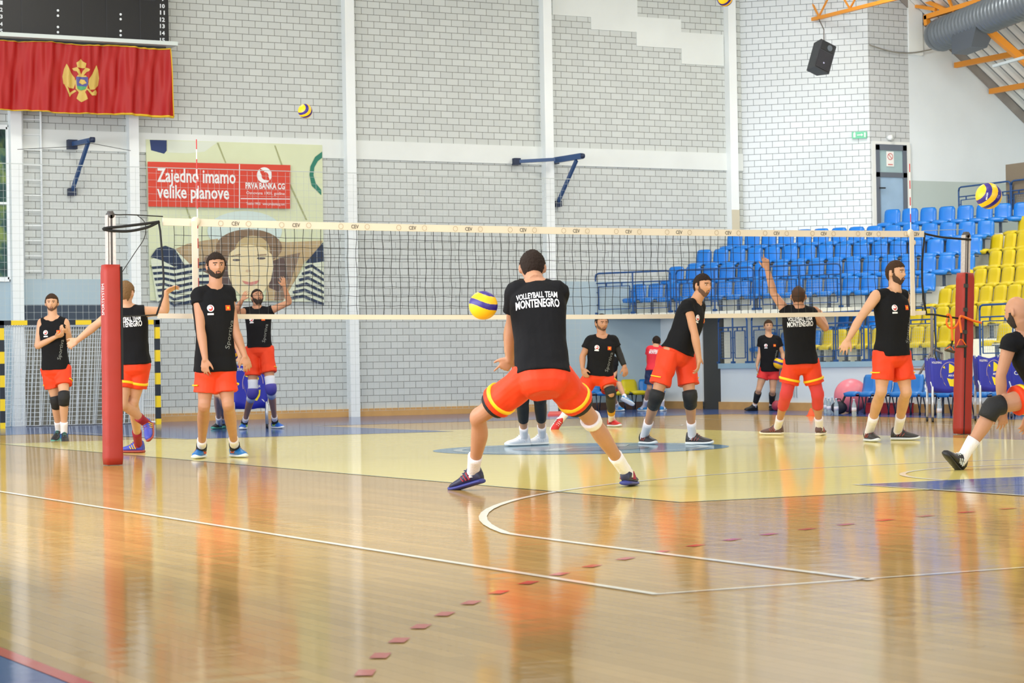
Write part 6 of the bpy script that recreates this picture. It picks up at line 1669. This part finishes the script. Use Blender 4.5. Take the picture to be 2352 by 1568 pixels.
# tall player standing left of the middle
PEOPLE['tall'] = person('tall bearded person standing in blue shoes, arms hanging, seen from the front', 22.5, 1.12,
  dict(hd=(496, 611), nk=(495, 655), shL=(457, 677, -0.09), shR=(522, 672, 0.06), elL=(461, 756, -0.22), wrL=(471, 822, -0.28), haL=(470, 868, -0.28),
       elR=(541, 760, 0.0), wrR=(561, 815, -0.04), haR=(572, 850, -0.04), hpL=(477, 832, -0.03), hpR=(511, 831, 0.03), knL=(469, 930, -0.04), knR=(524, 928, -0.02)),
  22, (22, 0, 0), {'L': dict(n=(0.4, 1, 0), curl=18, thumb=1), 'R': dict(n=(-0.5, 1, 0), curl=16, thumb=-1)},
  {'L': ('g', 463, 1052, -8), 'R': ('g', 540, 1050, 32)}, shirt='rolled', skin='b', hair='dark', beard='dark', prints=('front',), stripe='side', socks=(M_sock, 0.89), shoe_cols=SH_blue,
  hem=-0.13, legfrac=0.72, wraps=(('ankle_brace', 'L', 0.95, 1.0, 0.014, M_padk), ('ankle_brace', 'R', 0.95, 1.0, 0.014, M_padk)))
# leaning player right of the middle
PEOPLE['lean'] = person('person leaning forward in black knee pads, arm hanging down, in front of the dark doorway', 24.8, 1.09,
  dict(hd=(1614, 656, -0.02), nk=(1599, 690), shL=(1578, 702, -0.14), shR=(1606, 704, 0.15), elL=(1595, 765, -0.20), wrL=(1606, 826, -0.20), haL=(1601, 864, -0.20),
       elR=(1596, 770, 0.28), wrR=(1600, 812, 0.22), haR=(1598, 840, 0.2), hpL=(1537, 812, -0.10), hpR=(1571, 812, 0.08), knL=(1508, 909, -0.16), knR=(1585, 909, 0.0)),
  48, (40, -2, 0), {'L': dict(n=(-1, 0.3, 0), curl=22, thumb=1), 'R': dict(n=(0, 1, 0))},
  {'L': ('g', 1480, 1020, 28), 'R': ('g', 1590, 1021, 68)}, shirt='rolled', skin='a', hair='dark', beard='stub', prints=('front',), stripe='side', socks=(M_sock, 0.82), shoe_cols=SH_grey,
  hem=0.04, legfrac=0.74, wraps=(('knee_pad', 'L', 0.44, 0.62, 0.010, M_padk), ('knee_pad', 'R', 0.44, 0.62, 0.010, M_padk)))
# bearded player standing right
PEOPLE['right'] = person('bearded person in a sleeveless shirt standing with one arm out, left of the right post', 24.7, 1.13,
  dict(hd=(2058, 627), nk=(2056, 667), shL=(2013, 679, -0.12), shR=(2076, 680, 0.12), elL=(1974, 733, -0.18), wrL=(1949, 778, -0.24), haL=(1931, 812, -0.26),
       elR=(2080, 740, 0.24), wrR=(2077, 790, 0.20), haR=(2074, 820, 0.18), hpL=(2031, 812, -0.06), hpR=(2066, 812, 0.06), knL=(2024, 898, -0.08), knR=(2081, 900, 0.02)),
  46, (48, 0, 0), {'L': dict(n=(0.2, 1, -0.2), curl=14, spread=12, thumb=1), 'R': dict(n=(0, 1, 0))},
  {'L': ('g', 1996, 1014, 14), 'R': ('g', 2062, 1011, 62)}, shirt='tank', skin='c', hair='brown', beard='brown', prints=('front',), stripe='side', socks=(M_sock, 0.80), shoe_cols=SH_grey,
  hem=-0.04, legfrac=0.70)
# player pointing up behind the net
PEOPLE['point'] = person('person behind the net in red knee sleeves with one arm raised, seen from behind', 27.3, 1.10,
  dict(hd=(1834, 681), nk=(1834, 703), shL=(1806, 716, 0.0), shR=(1862, 718, 0.0), elL=(1777, 674, 0.05), wrL=(1762, 618, 0.05), haL=(1758, 592, 0.03),
       elR=(1896, 753, 0.05), wrR=(1884, 718, 0.25), haR=(1873, 703, 0.33), hpL=(1822, 832, 0.0), hpR=(1858, 832, 0.0), knL=(1806, 905, 0.02), knR=(1878, 905, 0.02)),
  176, (172, 4, 0), {'L': dict(n=(-0.2, 1, 0), curls=[2, 4, 45, 55], thumb=1), 'R': dict(n=(-0.6, 0.3, -0.6), curl=40, thumb=-1)},
  {'L': ('g', 1786, 999, -128), 'R': ('g', 1882, 1000, 160)}, shirt='sleeve', skin='b', hair='shave', hairstyle='short', prints=('back',), stripe='band', socks=(M_sock, 0.85), shoe_cols=SH_brown,
  hem=-0.03, legfrac=0.68, sleeve={'L': -0.30, 'R': -0.34}, wraps=(('knee_sleeve', 'L', 0.30, 0.70, 0.006, M_redsl), ('knee_sleeve', 'R', 0.30, 0.70, 0.006, M_redsl)))
# player in red shoes beyond
PEOPLE['redshoes'] = person('person in red shoes stepping sideways behind the net, one arm in a dark sleeve', 32.2, 1.10,
  dict(hd=(1382, 742), nk=(1382, 768), shL=(1356, 782, -0.03), shR=(1408, 781, 0.03), elL=(1338, 818, -0.05), wrL=(1338, 845, -0.12), haL=(1346, 868, -0.16),
       elR=(1422, 812, 0.02), wrR=(1434, 840, -0.02), haR=(1438, 860, -0.04), hpL=(1361, 862, 0), hpR=(1391, 862, 0), knL=(1325, 915, -0.03), knR=(1403, 903, -0.12)),
  12, (22, -4, 0), {'L': dict(n=(0.6, 0.8, 0), curl=25), 'R': dict(n=(-0.5, 1, 0), curl=30, thumb=-1)},
  {'L': ('f', 1288, 964, 0.0, 1270, 990, -0.05), 'R': ('g', 1405, 980, 28)}, shirt='sleeve', skin='b', hair='dark', beard='stub', prints=('front',), stripe='side', socks=(M_sock, 0.86), shoe_cols=SH_red,
  hem=-0.02, legfrac=0.62, voxel=0.0095, wraps=(('leg_sleeve', 'R', 0.36, 0.80, 0.007, M_padk), ('sock_band', 'R', 0.80, 0.86, 0.010, mat('band_mustard', (0.85, 0.62, 0.12), 0.7))))
armwrap(PEOPLE['redshoes'], 'R', 0.25, 0.97, M_padk)
# runner at far left
PEOPLE['runner'] = person('person running towards the camera at the far left, hands together at the chest', 30.7, 1.06,
  dict(hd=(119, 696), nk=(121, 724), shL=(96, 741, 0), shR=(149, 741, 0), elL=(86, 795, -0.05), wrL=(127, 774, -0.24), haL=(143, 769, -0.28),
       elR=(160, 785, -0.02), wrR=(156, 763, -0.18), haR=(143, 757, -0.24), hpL=(112, 846, 0), hpR=(144, 845, 0), knL=(129, 921, 0.05), knR=(147, 912, -0.16)),
  4, (6, 0, 0), {'L': dict(n=(0, 0.6, 1), curl=40), 'R': dict(n=(0, 0.6, 1), curl=40, thumb=-1)},
  {'L': ('f', 135, 991, 0.28, 126, 1010, 0.14), 'R': ('f', 147, 996, -0.02, 150, 1016, -0.16)}, shirt='tank', skin='c', hair='brown', beard='stub', prints=('front',), stripe='side', socks=(M_sock, 0.84), shoe_cols=SH_dark,
  hem=-0.04, legfrac=0.60, voxel=0.009, wraps=(('knee_pad', 'L', 0.42, 0.60, 0.010, M_padk), ('knee_pad', 'R', 0.42, 0.60, 0.010, M_padk)))
# player behind the left post
PEOPLE['postman'] = person('person stepping beyond the left net post in dark red socks, seen from behind', 24.2, 1.08,
  dict(hd=(289, 673), nk=(291, 702), shL=(262, 716, 0.0), shR=(326, 716, 0.0), elL=(222, 745, 0.0), wrL=(180, 780, -0.04), haL=(160, 792, -0.05),
       elR=(379, 714, 0.06), wrR=(381, 672, -0.02), haR=(402, 659, -0.04), hpL=(287, 838, 0), hpR=(321, 836, 0), knL=(281, 928, -0.08), knR=(306, 925, 0.05)),
  165, (165, 4, 0), {'L': dict(n=(-0.3, 1, -0.6), curl=35, thumb=-1), 'R': dict(n=(0, -0.3, -1), curl=12, thumb=-1)},
  {'L': ('f', 336, 972, 0.22, 348, 1018, 0.06), 'R': ('g', 318, 1040, -110)}, shirt='rolled', skin='c', hair='light', hairstyle='low', prints=('back',), stripe='band', socks=(M_maroon, 0.84), shoe_cols=SH_multi,
  hem=0.0, legfrac=0.60, voxel=0.0085, sleeve={'L': -0.12, 'R': -0.16})
# setter with both hands up
PEOPLE['setter'] = person('person with both hands raised to set, looking up, in white knee sleeves', 33.9, 1.07,
  dict(hd=(591, 683), nk=(590, 706), shL=(567, 716, 0), shR=(617, 715, 0), elL=(540, 716, -0.12), wrL=(556, 689, -0.22), haL=(566, 668, -0.26),
       elR=(664, 694, -0.02), wrR=(654, 659, -0.14), haR=(650, 637, -0.18), hpL=(581, 800, 0), hpR=(611, 799, 0), knL=(581, 900, -0.06), knR=(622, 890, -0.12)),
  14, (24, 26, 0), {'L': dict(n=(0.7, 0.6, 0.2), curl=15, spread=14, thumb=-1), 'R': dict(n=(-0.5, 0.8, 0.1), curl=12, spread=12, thumb=1)},
  {'L': ('g', 561, 986, -4), 'R': ('g', 632, 984, 36)}, shirt='sleeve', skin='b', hair='dark', beard='dark', prints=('front',), stripe='side', socks=(M_sock, 0.90), shoe_cols=SH_lime,
  hem=0.02, legfrac=0.62, voxel=0.0095, sleeve={'L': -0.28, 'R': -0.32}, wraps=(('knee_sleeve', 'L', 0.36, 0.62, 0.006, M_knw), ('knee_sleeve', 'R', 0.36, 0.62, 0.006, M_knw), ('knee_pad', 'L', 0.46, 0.54, 0.016, M_knb), ('knee_pad', 'R', 0.46, 0.54, 0.016, M_knb), ('ankle_brace', 'L', 0.945, 1.0, 0.013, M_padk), ('ankle_brace', 'R', 0.945, 1.0, 0.013, M_padk)))
# player in white shoes hidden behind the crouching one
PEOPLE['white'] = person('person in white shoes and black tights, mostly hidden behind the crouching player', 25.2, 1.08,
  dict(hd=(1199, 668), nk=(1206, 696), shL=(1182, 712, 0), shR=(1238, 712, 0), elL=(1166, 758, -0.05), wrL=(1164, 806, -0.12), haL=(1176, 838, -0.18),
       elR=(1246, 765, 0), wrR=(1240, 815, -0.1), haR=(1232, 845, -0.15), hpL=(1200, 830, 0), hpR=(1234, 830, 0), knL=(1200, 915, -0.05), knR=(1240, 912, -0.05)),
  -40, (-50, -6, 0), {'L': dict(n=(0.4, 1, 0)), 'R': dict(n=(0, 1, 0), thumb=-1)},
  {'L': ('g', 1204, 1024, -62), 'R': ('g', 1246, 1022, -55)}, shirt='sleeve', skin='a', hair='dark', prints=(), stripe='side', socks=(M_sock, 0.86), shoe_cols=SH_white,
  hem=-0.08, voxel=0.0095, wraps=(('tights', 'L', 0.30, 0.78, 0.006, M_padk), ('tights', 'R', 0.30, 0.78, 0.006, M_padk)))
# person in red hidden behind the tall one
PEOPLE['hidden'] = person('person in a red top holding a ball, mostly hidden behind the tall standing player', 33.2, 1.0,
  dict(hd=(505, 700), nk=(506, 724), shL=(482, 735, 0), shR=(526, 735, 0), elL=(478, 785, 0), wrL=(494, 820, -0.1), haL=(510, 832, -0.15),
       elR=(542, 785, 0.0), wrR=(550, 818, -0.12), haR=(554, 842, -0.14), hpL=(492, 835, 0), hpR=(517, 835, 0), knL=(499, 905, 0), knR=(511, 910, -0.04)),
  10, (10, 0, 0), {'L': dict(n=(0.6, 0.5, 0)), 'R': dict(n=(-0.4, 1, 0), thumb=-1)},
  {'L': ('g', 503, 985, -20), 'R': ('g', 513, 983, 10)}, shirt='sleeve', shirtm=M_redshirt, skin='c', hair='dark', prints=(), stripe=None, shorts=M_navy, socks=(M_sock, 0.88), shoe_cols=SH_dark, voxel=0.011)
# young man with ball in the background
PEOPLE['boy'] = person('young person in a black shirt and crimson shorts holding a ball by the stand wall', 42.3, 1.0,
  dict(hd=(1765, 749), nk=(1765, 768), shL=(1749, 779, 0), shR=(1785, 779, 0), elL=(1745, 812, 0), wrL=(1739, 838, -0.04), haL=(1738, 852, -0.04),
       elR=(1797, 812, 0), wrR=(1800, 831, -0.10), haR=(1797, 844, -0.12), hpL=(1757, 846, 0), hpR=(1777, 846, 0), knL=(1743, 894, -0.03), knR=(1775, 897, 0)),
  2, (4, 0, 0), {'L': dict(n=(1, 0, 0), curl=25), 'R': dict(n=(-1, 0.2, 0), curl=30, thumb=-1)},
  {'L': ('g', 1733, 943, -58), 'R': ('g', 1772, 942, 8)}, shirt='sleeve', skin='c', hair='brown', prints=('front',), shorts=M_shortp, stripe='side', socks=(M_sock, 0.92), shoe_cols=(C_('shoe_black', (.12, .12, .13)), C_('sole_dark', (.1, .1, .11)), C_('shoe_black', (.12, .12, .13))),
  legfrac=0.5, voxel=0.011, wraps=(('knee_pad', 'L', 0.60, 0.88, 0.009, M_padk), ('knee_pad', 'R', 0.62, 0.90, 0.009, M_padk)))
# person in red shirt at the back
PEOPLE['redback'] = person('person in a red shirt and navy shorts bending towards the chairs, seen from behind', 43.2, 0.95,
  dict(hd=(1508, 785, 0.12), nk=(1505, 795, 0.05), shL=(1492, 801, 0.02), shR=(1522, 801, 0.02), elL=(1488, 825, 0.12), wrL=(1492, 845, 0.22), haL=(1494, 856, 0.28),
       elR=(1526, 825, 0.12), wrR=(1524, 845, 0.22), haR=(1522, 856, 0.28), hpL=(1494, 848, -0.05), hpR=(1514, 848, -0.05), knL=(1492, 890, 0.03), knR=(1520, 892, 0.03)),
  180, (180, -15, 0), {'L': dict(n=(1, 0, 0)), 'R': dict(n=(-1, 0, 0))},
  {'L': ('g', 1480, 944, -150), 'R': ('g', 1521, 944, 160)}, shirt='sleeve', shirtm=M_redshirt, skin='c', hair='dark', prints=('back',), shorts=M_navy, stripe=None, socks=(M_sock, 0.80), shoe_cols=SH_sky, legfrac=0.78, voxel=0.011)
# seated person behind the one in red shoes
PEOPLE['seated'] = person('person sitting on the yellow chair with legs stretched, mostly hidden behind a player', 43.6, 0.96,
  dict(hd=(1396, 800, 0.1), nk=(1396, 818, 0.08), shL=(1382, 826, 0.08), shR=(1412, 826, 0.08), elL=(1380, 852, 0.0), wrL=(1388, 874, -0.15), haL=(1396, 882, -0.2),
       elR=(1414, 852, 0.0), wrR=(1408, 872, -0.15), haR=(1402, 880, -0.2), hpL=(1390, 890, 0.0), hpR=(1408, 890, 0.0), knL=(1398, 884, -0.42), knR=(1422, 882, -0.42)),
  14, (20, -6, 0), {'L': dict(n=(0, 1, 0)), 'R': dict(n=(0, 1, 0), thumb=-1)},
  {'L': ('g', 1419, 944, 30), 'R': ('f', 1436, 914, -0.70, 1452, 928, -0.78)}, shirt='sleeve', skin='c', hair='dark', prints=(), stripe=None, socks=(M_sock, 0.90), shoe_cols=SH_sky, legfrac=0.55, voxel=0.011)
# bald player lunging at the right edge
PEOPLE['bald'] = person('bald bearded person lunging at the right edge with a black knee pad, seen from behind', 18.6, 1.10,
  dict(hd=(2336, 716, -0.02), nk=(2352, 758, 0.0), shL=(2321, 785, -0.05), shR=(2412, 790, 0.1), elL=(2299, 862, -0.02), wrL=(2301, 940, 0.05), haL=(2307, 985, 0.08),
       elR=(2400, 880, 0.2), wrR=(2362, 952, 0.25), haR=(2350, 1000, 0.25), hpL=(2392, 905, 0.10), hpR=(2450, 890, 0.25), knL=(2279, 935, -0.08), knR=(2490, 985, 0.3)),
  -150, (-132, -8, 0), {'L': dict(n=(-0.4, 1, 0), curl=14, spread=12, thumb=-1), 'R': dict(n=(-0.4, 1, 0), curl=16)},
  {'L': ('f', 2208, 1056, -0.08, 2158, 1046, -0.30), 'R': ('g', 2500, 1070, -150)}, shirt='rolled', skin='b', hair='stub', hairstyle='none', beard='dark', prints=('back',), stripe='band', socks=(M_sock, 0.80), shoe_cols=SH_bw,
  hem=-0.02, legfrac=0.52, voxel=0.0075, wraps=(('knee_pad', 'L', 0.405, 0.60, 0.012, M_padk),))
